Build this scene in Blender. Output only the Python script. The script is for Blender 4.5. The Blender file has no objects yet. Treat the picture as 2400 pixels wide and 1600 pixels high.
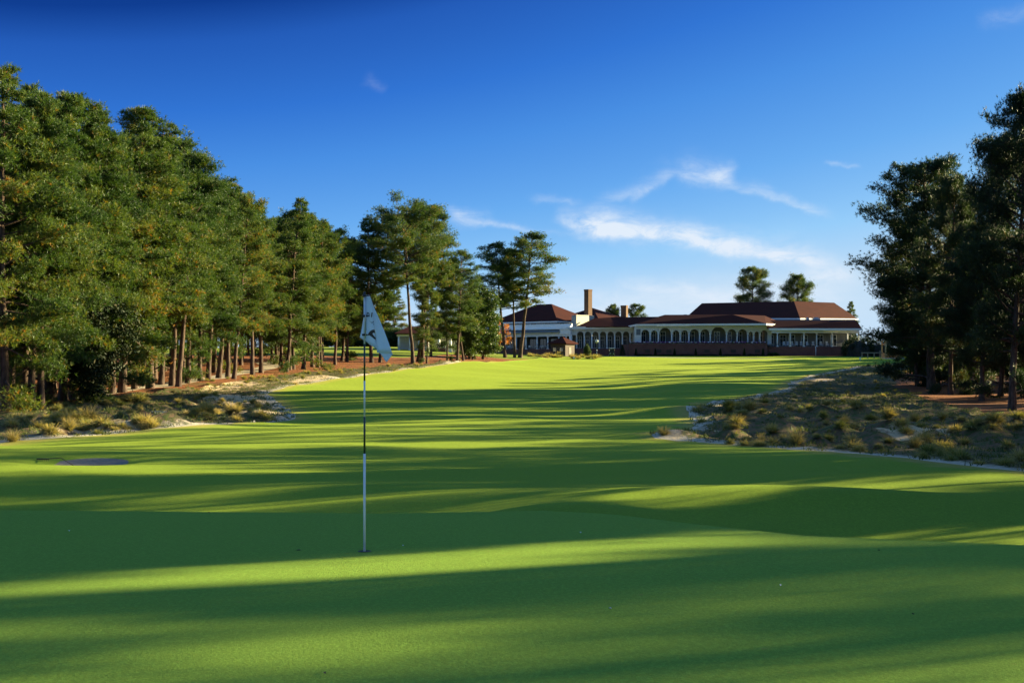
import bpy, bmesh, math, random
import numpy as np
from mathutils import Vector, Matrix
from mathutils.geometry import delaunay_2d_cdt

R = math.radians
scene = bpy.context.scene
col = scene.collection
F = 3000.0; CX = 1200.0; HY = 845.0; EYE = 1.7      # surveyed bearings: 3000 units per radian-ish, eye 1.7 m

# ------------------------------------------------------------------ helpers
def tag(o, label=None, cat=None, group=None, kind=None):
    if label: o['label'] = label
    if cat: o['category'] = cat
    if group: o['group'] = group
    if kind: o['kind'] = kind
    return o

def empty(name, loc, label, cat, group=None, rz=0):
    o = bpy.data.objects.new(name, None); col.objects.link(o)
    o.empty_display_size = 0.3
    o.location = loc; o.rotation_euler = (0, 0, rz)
    return tag(o, label, cat, group)

def np_mesh(name, co, faces_n, idx, mat, smooth=False, attrs=None):
    """co (N,3); faces of equal size faces_n; idx flat"""
    me = bpy.data.meshes.new(name)
    n = len(co); nf = len(idx) // faces_n
    me.vertices.add(n); me.vertices.foreach_set('co', np.asarray(co, dtype=np.float32).ravel())
    me.loops.add(len(idx)); me.loops.foreach_set('vertex_index', np.asarray(idx, dtype=np.int32))
    me.polygons.add(nf)
    me.polygons.foreach_set('loop_start', np.arange(0, nf * faces_n, faces_n, dtype=np.int32))
    me.polygons.foreach_set('loop_total', np.full(nf, faces_n, dtype=np.int32))
    if attrs:
        for k, v in attrs.items():
            a = me.attributes.new(k, 'FLOAT', 'POINT'); a.data.foreach_set('value', np.asarray(v, dtype=np.float32))
    me.update(calc_edges=True)
    if smooth:
        me.polygons.foreach_set('use_smooth', np.ones(nf, dtype=bool))
    me.materials.append(mat)
    return me

def obj(name, me, parent=None):
    o = bpy.data.objects.new(name, me); col.objects.link(o)
    if parent: o.parent = parent
    return o

class MB:
    """collects simple solids of one part into one mesh"""
    def __init__(s): s.v = []; s.f = []; s.sm = []
    def add(s, vs, fs, smooth=False):
        b = len(s.v); s.v += [tuple(p) for p in vs]
        for f in fs: s.f.append([i + b for i in f]); s.sm.append(smooth)
        return s
    def box(s, x0, x1, y0, y1, z0, z1, fr=None):
        v = [(x0,y0,z0),(x1,y0,z0),(x1,y1,z0),(x0,y1,z0),(x0,y0,z1),(x1,y0,z1),(x1,y1,z1),(x0,y1,z1)]
        if fr: v = [fr(*p) for p in v]
        return s.add(v, [(0,3,2,1),(4,5,6,7),(0,1,5,4),(1,2,6,5),(2,3,7,6),(3,0,4,7)])
    def tube(s, pts, rad, n=8, cap=True):
        pts = [Vector(p) for p in pts]; rings = []
        if not hasattr(rad, '__len__'): rad = [rad] * len(pts)
        vs = []
        for i, p in enumerate(pts):
            d = (pts[min(i+1, len(pts)-1)] - pts[max(i-1, 0)]).normalized()
            a = d.orthogonal().normalized() if abs(d.z) < .9 else Vector((1,0,0)).cross(d).normalized()
            b = d.cross(a)
            for k in range(n):
                t = 2*math.pi*k/n
                vs.append(p + (a*math.cos(t) + b*math.sin(t))*rad[i])
        fs = []
        for i in range(len(pts)-1):
            for k in range(n):
                k2 = (k+1) % n
                fs.append((i*n+k, i*n+k2, (i+1)*n+k2, (i+1)*n+k))
        if cap:
            fs.append(tuple(range(n))[::-1]); fs.append(tuple((len(pts)-1)*n+k for k in range(n)))
        return s.add(vs, fs, True)
    def prism(s, poly, y0, y1, fr=None):
        """poly in (x,z), extruded y0..y1 (front to back)"""
        n = len(poly)
        v = [(x, y0, z) for x, z in poly] + [(x, y1, z) for x, z in poly]
        if fr: v = [fr(*p) for p in v]
        fs = [tuple(range(n)), tuple(range(2*n-1, n-1, -1))]
        for i in range(n):
            j = (i+1) % n; fs.append((i, i+n, j+n, j))
        return s.add(v, fs)
    def ico(s, c, r, sc=(1,1,1), sub=2, jit=0, seed=0):
        bm = bmesh.new(); bmesh.ops.create_icosphere(bm, subdivisions=sub, radius=1)
        rr = random.Random(seed)
        vs = [(c[0]+v.co.x*r*sc[0]*(1+rr.uniform(-jit,jit)), c[1]+v.co.y*r*sc[1]*(1+rr.uniform(-jit,jit)), c[2]+v.co.z*r*sc[2]*(1+rr.uniform(-jit,jit))) for v in bm.verts]
        fs = [[v.index for v in f.verts] for f in bm.faces]; bm.free()
        return s.add(vs, fs, True)
    def build(s, name, mat, parent=None):
        me = bpy.data.meshes.new(name); me.from_pydata(s.v, [], s.f); me.update()
        me.polygons.foreach_set('use_smooth', s.sm)
        me.materials.append(mat)
        bm = bmesh.new(); bm.from_mesh(me); bmesh.ops.recalc_face_normals(bm, faces=bm.faces); bm.to_mesh(me); bm.free()
        return obj(name, me, parent)

# ------------------------------------------------------------------ materials
def mat_new(name):
    m = bpy.data.materials.new(name); m.use_nodes = True
    nt = m.node_tree; nt.nodes.clear()
    out = nt.nodes.new('ShaderNodeOutputMaterial')
    return m, nt, out
def N(nt, typ, **kw):
    n = nt.nodes.new(typ)
    for k, v in kw.items():
        if k.startswith('i_'):
            key = k[2:]
            n.inputs[int(key) if key.isdigit() else key.replace('_', ' ')].default_value = v
        else: setattr(n, k, v)
    return n
def ramp(nt, stops, interp='LINEAR'):
    r = nt.nodes.new('ShaderNodeValToRGB'); r.color_ramp.interpolation = interp
    e = r.color_ramp.elements
    e[0].position, e[0].color = stops[0][0], (*stops[0][1], 1)
    e[1].position, e[1].color = stops[1][0], (*stops[1][1], 1)
    for p, c in stops[2:]:
        x = e.new(p); x.color = (*c, 1)
    return r
def noise(nt, scale, detail=3, rough=.55, vec=None, stretch=None, dist=0):
    n = N(nt, 'ShaderNodeTexNoise'); n.inputs['Scale'].default_value = scale
    n.inputs['Detail'].default_value = detail; n.inputs['Roughness'].default_value = rough
    n.inputs['Distortion'].default_value = dist
    if vec is None:
        tc = N(nt, 'ShaderNodeNewGeometry'); vec = tc.outputs['Position']
    if stretch:
        m = N(nt, 'ShaderNodeMapping'); m.inputs['Scale'].default_value = stretch
        nt.links.new(vec, m.inputs['Vector']); vec = m.outputs[0]
    nt.links.new(vec, n.inputs['Vector'])
    return n
def mixc(nt, fac, a, b, mode='MIX'):
    m = N(nt, 'ShaderNodeMix', data_type='RGBA', blend_type=mode)
    for s, v in ((m.inputs[0], fac), (m.inputs[6], a), (m.inputs[7], b)):
        if hasattr(v, 'is_output') or isinstance(v, bpy.types.NodeSocket): nt.links.new(v, s)
        elif isinstance(v, (int, float)): s.default_value = v
        else: s.default_value = (*v, 1)
    return m.outputs[2]
def math_(nt, op, a, b=0.0, clamp=False):
    m = N(nt, 'ShaderNodeMath', operation=op, use_clamp=clamp)
    for s, v in ((m.inputs[0], a), (m.inputs[1], b)):
        if isinstance(v, bpy.types.NodeSocket): nt.links.new(v, s)
        else: s.default_value = v
    return m.outputs[0]
def mrange(nt, v, a, b, c=0.0, d=1.0, smooth=False):
    m = N(nt, 'ShaderNodeMapRange'); m.clamp = True
    if smooth: m.interpolation_type = 'SMOOTHSTEP'
    nt.links.new(v, m.inputs[0])
    for i, x in enumerate((a, b, c, d)): m.inputs[i+1].default_value = x
    return m.outputs[0]

def plain(name, c, rough=.7, var=.15, scale=3.0, bump=0.0, metal=0.0, spec=.4):
    m, nt, out = mat_new(name)
    p = N(nt, 'ShaderNodeBsdfPrincipled'); p.inputs['Roughness'].default_value = rough
    p.inputs['Metallic'].default_value = metal; p.inputs['Specular IOR Level'].default_value = spec
    n = noise(nt, scale, 5, .6)
    a = tuple(x*(1-var) for x in c); b = tuple(min(1, x*(1+var)) for x in c)
    nt.links.new(mixc(nt, mrange(nt, n.outputs[0], .3, .7), a, b), p.inputs['Base Color'])
    if bump:
        bn = N(nt, 'ShaderNodeBump'); bn.inputs['Strength'].default_value = bump; bn.inputs['Distance'].default_value = .02
        nt.links.new(n.outputs[0], bn.inputs['Height']); nt.links.new(bn.outputs[0], p.inputs['Normal'])
    nt.links.new(p.outputs[0], out.inputs[0])
    return m

def foliage(name, stops, transl=.35, rough=.5, spec=.3, objvar=.25):
    m, nt, out = mat_new(name)
    at = N(nt, 'ShaderNodeAttribute', attribute_name='tint')
    oi = N(nt, 'ShaderNodeObjectInfo')
    t = math_(nt, 'ADD', at.outputs['Fac'], math_(nt, 'MULTIPLY', math_(nt, 'SUBTRACT', oi.outputs['Random'], .5), objvar), True)
    rp = ramp(nt, stops); nt.links.new(t, rp.inputs[0])
    p = N(nt, 'ShaderNodeBsdfPrincipled'); p.inputs['Roughness'].default_value = rough; p.inputs['Specular IOR Level'].default_value = spec
    tr = N(nt, 'ShaderNodeBsdfTranslucent')
    nt.links.new(rp.outputs[0], p.inputs['Base Color'])
    nt.links.new(mixc(nt, 1.0, rp.outputs[0], (1.5, 1.35, .5), 'MULTIPLY'), tr.inputs[0])
    mx = N(nt, 'ShaderNodeMixShader'); mx.inputs[0].default_value = transl
    nt.links.new(p.outputs[0], mx.inputs[1]); nt.links.new(tr.outputs[0], mx.inputs[2])
    nt.links.new(mx.outputs[0], out.inputs[0])
    return m

def turf(name, c1, c2, c3, fine=240., bump=.6, worn=False, sheen=.5):
    m, nt, out = mat_new(name)
    p = N(nt, 'ShaderNodeBsdfPrincipled'); p.inputs['Roughness'].default_value = .9; p.inputs['Specular IOR Level'].default_value = .03
    big = noise(nt, .09, 4, .6); mid = noise(nt, 1.3, 5, .65); fin = noise(nt, fine, 3, .7)
    c = mixc(nt, mrange(nt, big.outputs[0], .35, .65), c1, c2)
    c = mixc(nt, mrange(nt, mid.outputs[0], .45, .75, 0, .55), c, c3)
    c = mixc(nt, mrange(nt, fin.outputs[0], .3, .7, .0, .45), c, tuple(x*.45 for x in c1))
    gr = noise(nt, fine*.32, 4, .8); c = mixc(nt, mrange(nt, gr.outputs[0], .42, .68, 0, .75), c, tuple(x*1.75 for x in c2)); gr2 = noise(nt, fine*.1, 4, .75, stretch=(1, .6, 1)); c = mixc(nt, mrange(nt, gr2.outputs[0], .45, .62, .45, 0), c, tuple(x*.5 for x in c1))
    # scattered brown flecks and old pitch marks
    fl = noise(nt, 7., 2, .5)
    c = mixc(nt, mrange(nt, fl.outputs[0], .735, .77, 0, .6), c, (.16, .13, .05))
    if worn:
        e = N(nt, 'ShaderNodeAttribute', attribute_name='edge')
        nn = noise(nt, .35, 4, .7)
        w = math_(nt, 'ADD', e.outputs['Fac'], math_(nt, 'MULTIPLY', nn.outputs[0], 4.))
        c = mixc(nt, mrange(nt, w, 2.2, 3.6, .75, 0), c, (.27, .19, .075))
    nt.links.new(c, p.inputs['Base Color'])
    p.inputs['Sheen Weight'].default_value = sheen; p.inputs['Sheen Roughness'].default_value = .6
    p.inputs['Sheen Tint'].default_value = (.88, .92, .12, 1)
    h = math_(nt, 'ADD', math_(nt, 'MULTIPLY', fin.outputs[0], .010), math_(nt, 'MULTIPLY', noise(nt, 45., 3, .6).outputs[0], .02))
    bn = N(nt, 'ShaderNodeBump'); bn.inputs['Strength'].default_value = bump; bn.inputs['Distance'].default_value = 1.
    nt.links.new(h, bn.inputs['Height']); nt.links.new(bn.outputs[0], p.inputs['Normal'])
    nt.links.new(p.outputs[0], out.inputs[0])
    return m

M = {}
M['green'] = turf('putting_green_turf', (.094,.222,.038), (.112,.236,.036), (.084,.205,.040), 300., .5, sheen=.15)
M['fair'] = turf('fairway_turf', (.108,.205,.024), (.13,.225,.023), (.088,.18,.026), 150., .6, worn=True, sheen=.115)
M['lawn'] = turf('lawn_turf', (.11,.17,.03), (.13,.185,.03), (.09,.15,.03), 60., .4, sheen=.06)

def waste_mat():
    m, nt, out = mat_new('sandy_waste')
    p = N(nt, 'ShaderNodeBsdfPrincipled'); p.inputs['Roughness'].default_value = .95; p.inputs['Specular IOR Level'].default_value = .1
    e = N(nt, 'ShaderNodeAttribute', attribute_name='edge')
    s = N(nt, 'ShaderNodeAttribute', attribute_name='sand')
    n1 = noise(nt, .45, 6, .7); n2 = noise(nt, 3., 5, .7); n3 = noise(nt, 14., 4, .7)
    sand = mixc(nt, n3.outputs[0], (.46,.33,.19), (.62,.48,.31))
    dirt = mixc(nt, n3.outputs[0], (.085,.055,.032), (.18,.12,.065))
    weed = mixc(nt, n3.outputs[0], (.03,.05,.014), (.08,.10,.025))
    base = mixc(nt, mrange(nt, n2.outputs[0], .45, .58), dirt, weed)
    sa = math_(nt, 'ADD', math_(nt, 'MULTIPLY', n1.outputs[0], .6), math_(nt, 'MULTIPLY', n2.outputs[0], .4))
    sa = math_(nt, 'ADD', sa, math_(nt, 'MULTIPLY', math_(nt, 'SUBTRACT', s.outputs['Fac'], .5), .35))
    c = mixc(nt, mrange(nt, sa, .54, .64), base, sand)
    ee = math_(nt, 'ADD', e.outputs['Fac'], math_(nt, 'MULTIPLY', math_(nt, 'SUBTRACT', n2.outputs[0], .5), 2.6))
    c = mixc(nt, mrange(nt, ee, .5, 1.3, 1, 0), c, mixc(nt, n3.outputs[0], (.36,.31,.23), (.55,.49,.39)))
    nt.links.new(c, p.inputs['Base Color'])
    h = math_(nt, 'ADD', math_(nt, 'MULTIPLY', n2.outputs[0], .15), math_(nt, 'MULTIPLY', n3.outputs[0], .05))
    bn = N(nt, 'ShaderNodeBump'); bn.inputs['Strength'].default_value = .9; bn.inputs['Distance'].default_value = 1.
    nt.links.new(h, bn.inputs['Height']); nt.links.new(bn.outputs[0], p.inputs['Normal'])
    nt.links.new(p.outputs[0], out.inputs[0]); return m
M['waste'] = waste_mat()

def straw_mat():
    m, nt, out = mat_new('pine_straw')
    p = N(nt, 'ShaderNodeBsdfPrincipled'); p.inputs['Roughness'].default_value = .9; p.inputs['Specular IOR Level'].default_value = .15
    n1 = noise(nt, .5, 5, .7); n2 = noise(nt, 9., 5, .75, stretch=(1, 2.2, 1)); n4 = noise(nt, .13, 3, .6)
    c = mixc(nt, n2.outputs[0], (.10,.032,.012), (.36,.135,.05))
    c = mixc(nt, mrange(nt, n1.outputs[0], .56, .70, 0, .7), c, (.07,.045,.025))
    c = mixc(nt, mrange(nt, n4.outputs[0], .58, .7, 0, .55), c, (.10,.11,.04))
    nt.links.new(c, p.inputs['Base Color'])
    bn = N(nt, 'ShaderNodeBump'); bn.inputs['Strength'].default_value = 1.; bn.inputs['Distance'].default_value = .12
    nt.links.new(n2.outputs[0], bn.inputs['Height']); nt.links.new(bn.outputs[0], p.inputs['Normal'])
    nt.links.new(p.outputs[0], out.inputs[0]); return m
M['straw'] = straw_mat()
M['path'] = plain('sandy_path', (.40,.32,.22), .95, .2, 4., .3)
M['asphalt'] = plain('asphalt', (.16,.15,.15), .9, .15, 6., .2)
M['bunker'] = plain('bunker_sand', (.15,.135,.115), .95, .25, 6., .6)

def bark_mat():
    m, nt, out = mat_new('pine_bark')
    p = N(nt, 'ShaderNodeBsdfPrincipled'); p.inputs['Roughness'].default_value = .9; p.inputs['Specular IOR Level'].default_value = .15
    tc = N(nt, 'ShaderNodeTexCoord')
    n1 = noise(nt, 4., 5, .7, vec=tc.outputs['Object'], stretch=(1, 1, .3)); n2 = noise(nt, .6, 2, .5, vec=tc.outputs['Object'])
    c = mixc(nt, mrange(nt, n1.outputs[0], .35, .65), (.022,.016,.012), (.13,.088,.068))
    c = mixc(nt, mrange(nt, n2.outputs[0], .4, .7, 0, .4), c, (.085,.05,.034))
    nt.links.new(c, p.inputs['Base Color'])
    bn = N(nt, 'ShaderNodeBump'); bn.inputs['Strength'].default_value = 1.; bn.inputs['Distance'].default_value = .08
    nt.links.new(n1.outputs[0], bn.inputs['Height']); nt.links.new(bn.outputs[0], p.inputs['Normal'])
    nt.links.new(p.outputs[0], out.inputs[0]); return m
M['bark'] = bark_mat()
M['needle'] = foliage('pine_needles', [(0, (.018,.050,.012)), (.35, (.046,.092,.021)), (.62, (.088,.13,.024)), (.84, (.17,.155,.027)), (1., (.30,.13,.022))])
M['needle_dark'] = foliage('dark_pine_needles', [(0, (.008,.022,.009)), (.45, (.022,.048,.017)), (.8, (.045,.07,.02)), (1., (.13,.09,.02))], .3)  # backlit shade of the right wood put into the needle colour; hedges share it
M['magnolia'] = foliage('glossy_leaves', [(0, (.006,.014,.005)), (.6, (.014,.027,.008)), (1., (.05,.045,.015))], .12, .6, .15)
M['cedar'] = foliage('cedar_foliage', [(0, (.014,.035,.010)), (.5, (.04,.08,.016)), (1., (.09,.13,.025))], .3)
M['orange'] = foliage('autumn_leaves', [(0, (.20,.06,.015)), (.5, (.34,.11,.02)), (1., (.30,.20,.04))], .4)
M['wire'] = foliage('wiregrass_blades', [(0, (.08,.11,.035)), (.35, (.17,.19,.06)), (.7, (.34,.28,.12)), (1., (.44,.33,.17))], .4, .6, .2, .45)
M['weed'] = foliage('ground_cover_leaves', [(0, (.03,.055,.02)), (.5, (.08,.11,.03)), (1., (.22,.18,.08))], .35, .6, .2)
M['white'] = plain('white_paint', (.78,.80,.78), .55, .04, .8)
M['cream'] = plain('cream_stucco', (.62,.62,.56), .8, .06, 1.2, .1)
M['roof'] = None
def roof_mat():
    m, nt, out = mat_new('maroon_shingle')
    p = N(nt, 'ShaderNodeBsdfPrincipled'); p.inputs['Roughness'].default_value = .95; p.inputs['Specular IOR Level'].default_value = .05
    n1 = noise(nt, 6., 4, .7); n2 = noise(nt, .5, 3, .5)
    g = N(nt, 'ShaderNodeNewGeometry'); sx = N(nt, 'ShaderNodeSeparateXYZ'); nt.links.new(g.outputs['Position'], sx.inputs[0])
    w = math_(nt, 'FRACT', math_(nt, 'MULTIPLY', sx.outputs[2], 6.))
    c = mixc(nt, mrange(nt, n1.outputs[0], .3, .7), (.044,.0125,.010), (.068,.020,.015))
    c = mixc(nt, mrange(nt, n2.outputs[0], .4, .65, 0, .35), c, (.028,.0125,.012))
    c = mixc(nt, mrange(nt, w, 0, .18, .45, 0), c, (.05,.025,.02))
    nt.links.new(c, p.inputs['Base Color']); nt.links.new(p.outputs[0], out.inputs[0]); return m
M['roof'] = roof_mat()
def brick_mat(name, a, b):
    m, nt, out = mat_new(name)
    p = N(nt, 'ShaderNodeBsdfPrincipled'); p.inputs['Roughness'].default_value = .9
    g = N(nt, 'ShaderNodeNewGeometry'); sx = N(nt, 'ShaderNodeSeparateXYZ'); nt.links.new(g.outputs['Position'], sx.inputs[0])
    cb = N(nt, 'ShaderNodeCombineXYZ'); nt.links.new(math_(nt, 'ADD', sx.outputs[0], sx.outputs[1]), cb.inputs[0]); nt.links.new(sx.outputs[2], cb.inputs[1])
    br = N(nt, 'ShaderNodeTexBrick'); nt.links.new(cb.outputs[0], br.inputs['Vector'])
    br.inputs['Scale'].default_value = 4.; br.inputs['Color1'].default_value = (*a, 1); br.inputs['Color2'].default_value = (*b, 1)
    br.inputs['Mortar'].default_value = (.12,.09,.075,1); br.inputs['Mortar Size'].default_value = .015
    n = noise(nt, .9, 3, .6)
    nt.links.new(mixc(nt, mrange(nt, n.outputs[0], .35, .7, 0, .4), br.outputs[0], tuple(x*.5 for x in a)), p.inputs['Base Color'])
    nt.links.new(p.outputs[0], out.inputs[0]); return m
M['brick'] = brick_mat('red_brick', (.13,.045,.033), (.18,.068,.046))
M['brick_tan'] = brick_mat('chimney_brick', (.12,.055,.024), (.16,.08,.034))
M['glass'] = plain('dark_glass', (.03,.04,.045), .08, .2, 1., spec=.7)
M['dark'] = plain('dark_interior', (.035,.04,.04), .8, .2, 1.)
M['awning'] = plain('grey_awning', (.13,.15,.16), .8, .1, 2.)
M['purple'] = plain('purple_flowers', (.16,.035,.20), .8, .35, 9.)
M['petal'] = plain('white_flowers', (.75,.72,.75), .8, .1, 9.)
M['leafgreen'] = plain('planter_leaves', (.05,.09,.03), .8, .4, 12.)
M['black'] = plain('black_plastic', (.012,.014,.014), .35, .2, 20.)
M['polewhite'] = plain('white_fibreglass', (.62,.66,.68), .25, .06, 30., spec=.6)
M['poleblack'] = plain('dark_green_pole_paint', (.006,.022,.018), .3, .2, 30., spec=.6)
M['steel'] = plain('steel_rod', (.42,.44,.45), .3, .1, 20., metal=.8)
M['timber'] = plain('new_timber', (.50,.33,.15), .8, .15, 5., .2)
M['greywood'] = plain('weathered_timber', (.22,.20,.17), .9, .25, 6., .3)
M['brownwood'] = plain('dark_stained_wood', (.06,.04,.03), .8, .25, 5.)
M['cartgreen'] = plain('dark_green_cart_paint', (.012,.03,.02), .3, .1, 5.)
M['rubber'] = plain('rubber', (.02,.02,.02), .8, .2, 10.)

def flag_mat():
    m, nt, out = mat_new('pale_flag_cloth')
    tc = N(nt, 'ShaderNodeTexCoord')
    n = noise(nt, 14., 4, .6, vec=tc.outputs['Object']); w = noise(nt, 900., 1, .5, vec=tc.outputs['Object'])
    c = mixc(nt, mrange(nt, n.outputs[0], .35, .7), (.84,.93,1.), (.90,.97,1.))
    c = mixc(nt, mrange(nt, w.outputs[0], .4, .6, 0, .12), c, (.5,.6,.7))
    d = N(nt, 'ShaderNodeBsdfDiffuse'); t = N(nt, 'ShaderNodeBsdfTranslucent'); mx = N(nt, 'ShaderNodeMixShader'); mx.inputs[0].default_value = .68
    bn = N(nt, 'ShaderNodeBump'); bn.inputs['Strength'].default_value = .5; bn.inputs['Distance'].default_value = .01
    nt.links.new(n.outputs[0], bn.inputs['Height']); nt.links.new(bn.outputs[0], d.inputs['Normal'])
    nt.links.new(c, d.inputs[0]); nt.links.new(c, t.inputs[0])
    nt.links.new(d.outputs[0], mx.inputs[1]); nt.links.new(t.outputs[0], mx.inputs[2]); nt.links.new(mx.outputs[0], out.inputs[0]); return m
M['flag'] = flag_mat()

# ------------------------------------------------------------------ terrain height
CTRL = [  # bearing x, bearing y, distance
 (-500,1065,42),(0,1037,57),(330,1010,66),(690,985,77),(660,932,118),(850,878,168),(1000,859,205),
 (0,960,96),(-300,960,98),(-600,960,100),(0,930,118),(286,919,118),(410,905,128),(550,887,150),(670,871,175),(790,856,198),(968,851,215),(1085,845,235),(1200,838,262),
 (640,826,250),(900,826,255),(640,815,300),(1000,815,300),(300,822,250),(0,840,220),(300,870,175),(0,885,160),
 (1200,1190,30),(600,1190,31),(0,1190,31),(2000,1185,30),(2400,1180,31),(1200,1040,55),(1200,985,78),(1200,940,110),(1200,905,150),(1200,875,195),(1200,855,240),
 (1600,1190,30),(1500,1027,58),(1850,1050,52),(2400,1105,40),(1605,954,100),(1850,905,140),(2050,856,220),(1600,880,180),(1600,848,260),
 (2184,912,145),(2228,925,131),(2310,945,112),(2395,960,98),(2250,862,220),(2350,850,260),
 (1400,834,290),(1700,834,296),(2000,834,296),(1200,832,300),(1500,832,340),(2000,832,340)]
CP = [((a-CX)/F*d, d, EYE-(b-HY)/F*d) for a, b, d in CTRL]
CP += [(-22,15,-1.6),(22,15,-1.6),(0,8,-1.5),(-22,-15,-1.5),(22,-15,-1.5),(-60,20,-1.8),(60,20,-1.8),(60,70,-1.9),(75,120,-1.2),(-110,40,-1.6),(-120,110,0),(110,60,-1.2),(140,200,2.),(-180,250,3.),(200,-50,-1),(-200,-50,-1),
       (-400,500,6),(400,500,5),(0,500,4.5),(0,-100,-1),(450,100,2),(-450,100,2),(0,700,4),(700,700,4),(-700,700,4),(-700,-100,1),(700,-100,1)]
CPA = np.array(CP); SC = 50.0
def _tps(P, Q):
    d = np.sqrt(((P[:, None, :]-Q[None])**2).sum(-1))/SC
    return np.where(d > 1e-9, d*d*np.log(np.maximum(d, 1e-9)), 0)
_n = len(CPA); K = _tps(CPA[:, :2], CPA[:, :2]) + np.eye(_n)*.004
Pm = np.c_[np.ones(_n), CPA[:, :2]/SC]
A = np.block([[K, Pm], [Pm.T, np.zeros((3, 3))]])
WT = np.linalg.solve(A, np.r_[CPA[:, 2], 0, 0, 0])
def sst(t): t = np.clip(t, 0, 1); return t*t*(3-2*t)
_rng = np.random.RandomState(5)
_waves = [(_rng.uniform(-1, 1, 2)/s, _rng.uniform(0, 6.28), a) for s, a in [(25, .05), (18, .05), (12, .035), (9, .02), (7, .012)] for _ in range(2)]
_waves2 = [(_rng.uniform(-1, 1, 2)/s, _rng.uniform(0, 6.28), a) for s, a in [(3.5, .22), (2.6, .18), (1.6, .10), (1.1, .06)] for _ in range(2)]
def crest_y(x):
    return np.interp(x, [-40,-7,-4,-1.7,.4,1.2,2.2,3.0,4.5,6.5,40], [16.5,17.2,16.8,16.6,17.0,16.5,14.8,13.6,13.2,12.6,10])
def crest_z(x):
    return np.interp(x, [-7,-1.7,.4,1.2,2.2,3.0,5,7], [-.27,-.25,-.25,-.23,-.16,-.10,-.11,-.13])
def inpoly_np(pts, poly):
    x, y = pts[:, 0], pts[:, 1]; r = np.zeros(len(pts), bool)
    n = len(poly); j = n-1
    for i in range(n):
        xi, yi = poly[i]; xj, yj = poly[j]
        if yi != yj:
            c = ((yi > y) != (yj > y)) & (x < (xj-xi)*(y-yi)/(yj-yi)+xi); r ^= c
        j = i
    return r
def height(x, y):
    x = np.atleast_1d(np.asarray(x, float)); y = np.atleast_1d(np.asarray(y, float))
    z = np.zeros(len(x))
    for s in range(0, len(x), 20000):
        q = np.c_[x[s:s+20000], y[s:s+20000]]
        z[s:s+20000] = _tps(q, CPA[:, :2])@WT[:_n] + WT[_n] + q@WT[_n+1:]/SC
    far = np.sqrt(x**2+(y-150)**2)
    z = z + (4.-z)*sst((far-450)/300)
    for k, ph, a in _waves: z = z + a*np.sin(k[0]*x*6.28+k[1]*y*6.28+ph)*sst((y-26)/20)*(1-sst((y-260)/30))
    # greenside mounds and hollows
    g = lambda cx, cy, sx, sy, a: a*np.exp(-((x-cx)/sx)**2-((y-cy)/sy)**2)
    z = z + g(5.5,31.0,6.5,1.7,.42) + g(1.2,27.5,2.0,2.0,.34) + g(7,25,5,2.4,-.25) + g(-5,34,7,2.5,.2)
    z = z + g(-17,39.5,6,1.8,.17) + g(-14.5,43.6,1.35,1.3,-.5) + g(12,37,5,3,.3)
    # waste-area hummocks
    z = z + g(-19.5,69,3.2,2.6,.75) + g(-26,62,4,2.,.45) + g(-14.5,72,2.5,2,.25) + g(-24,76,5,4,.4) + g(7.3,61,2.2,1.8,.28) + g(14,70,4,3,.6) + g(12,90,4,4,.6) + g(20,80,4,4,.5) + g(19,62,4,2.5,.5)+ g(26,58,5,3,.5)
    w = np.zeros(len(x))
    for k, ph, a in _waves2: w += a*np.sin(k[0]*x*6.28+k[1]*y*6.28+ph)
    wm = WMASK(x, y)
    z = z + w*.6*wm
    # raised putting green: crest falls away to the fairway
    cy = crest_y(x); cz = crest_z(x)
    plat = cz*np.clip((y-8.5)/(cy-8.5), 0, 1.3)**2 + .012*np.sin(x*.7+1)*np.cos(y*.5)
    t = (y-cy+.8)/np.interp(x, [-3, .5, 2.5, 8], [9.0, 8.0, 6.5, 7.0])
    side = sst((np.abs(x)-22)/14)
    m = 1-(1-sst(t))*(1-side)*(1-sst((-y-10)/12))
    return plat*(1-m)+z*m
_wpolys = []
def WMASK(x, y):
    if not _wpolys: return np.zeros(len(x))
    r = np.zeros(len(x)); p = np.c_[x, y]
    for poly in _wpolys: r = np.maximum(r, inpoly_np(p, poly))
    r = r*sst((y-48)/8)
    idx = np.where(r > 0)[0]
    for s in range(0, len(idx), 4000):
        ii = idx[s:s+4000]; d = np.sqrt((x[ii, None]-_bdp[None, :, 0])**2+(y[ii, None]-_bdp[None, :, 1])**2).min(1)
        r[ii] *= sst((d-.3)/2.5)
    return r
def cast(px, py, dmin=26., dmax=420.):
    """where the line of sight with this bearing meets the ground"""
    D = np.arange(dmin, dmax, .5)
    h = height((px-CX)/F*D, D); s = EYE-(py-HY)/F*D
    w = np.where(h >= s)[0]
    i = w[0] if len(w) else len(D)-1
    d = D[i]
    return ((px-CX)/F*d, d, h[i])

# boundaries, surveyed on the smooth ground
LB = [(-700,1100),(-300,1065),(0,1037),(120,1030),(330,1010),(440,1000),(560,993),(640,988),(690,985),(694,974),(668,950),(640,932),(622,922),(650,913),(720,899),(790,887),(880,875),(1000,859),(1140,847),(1285,839)]
RB = [(2210,842),(2120,846),(2050,856),(1950,869),(1890,882),(1850,898),(1848,912),(1750,932),(1650,946),(1605,955),(1618,975),(1637,992),(1600,1012),(1500,1026),(1640,1036),(1850,1051),(2100,1072),(2400,1106),(2800,1160)]
LBw = [cast(*p)[:2] for p in LB]; RBw = [cast(*p)[:2] for p in RB]
LO = [(-700,1010),(-300,985),(0,968),(130,952),(290,928),(420,912),(560,894),(680,878),(760,869),(870,860),(960,856),(1130,848)]
RO = [(2800,1010),(2400,972),(2300,968),(2180,940),(2090,905),(2120,880),(2170,858),(2210,842)]
LOw = [cast(*p)[:2] for p in LO]; ROw = [cast(*p)[:2] for p in RO]
_r = random.Random(3)
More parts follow.
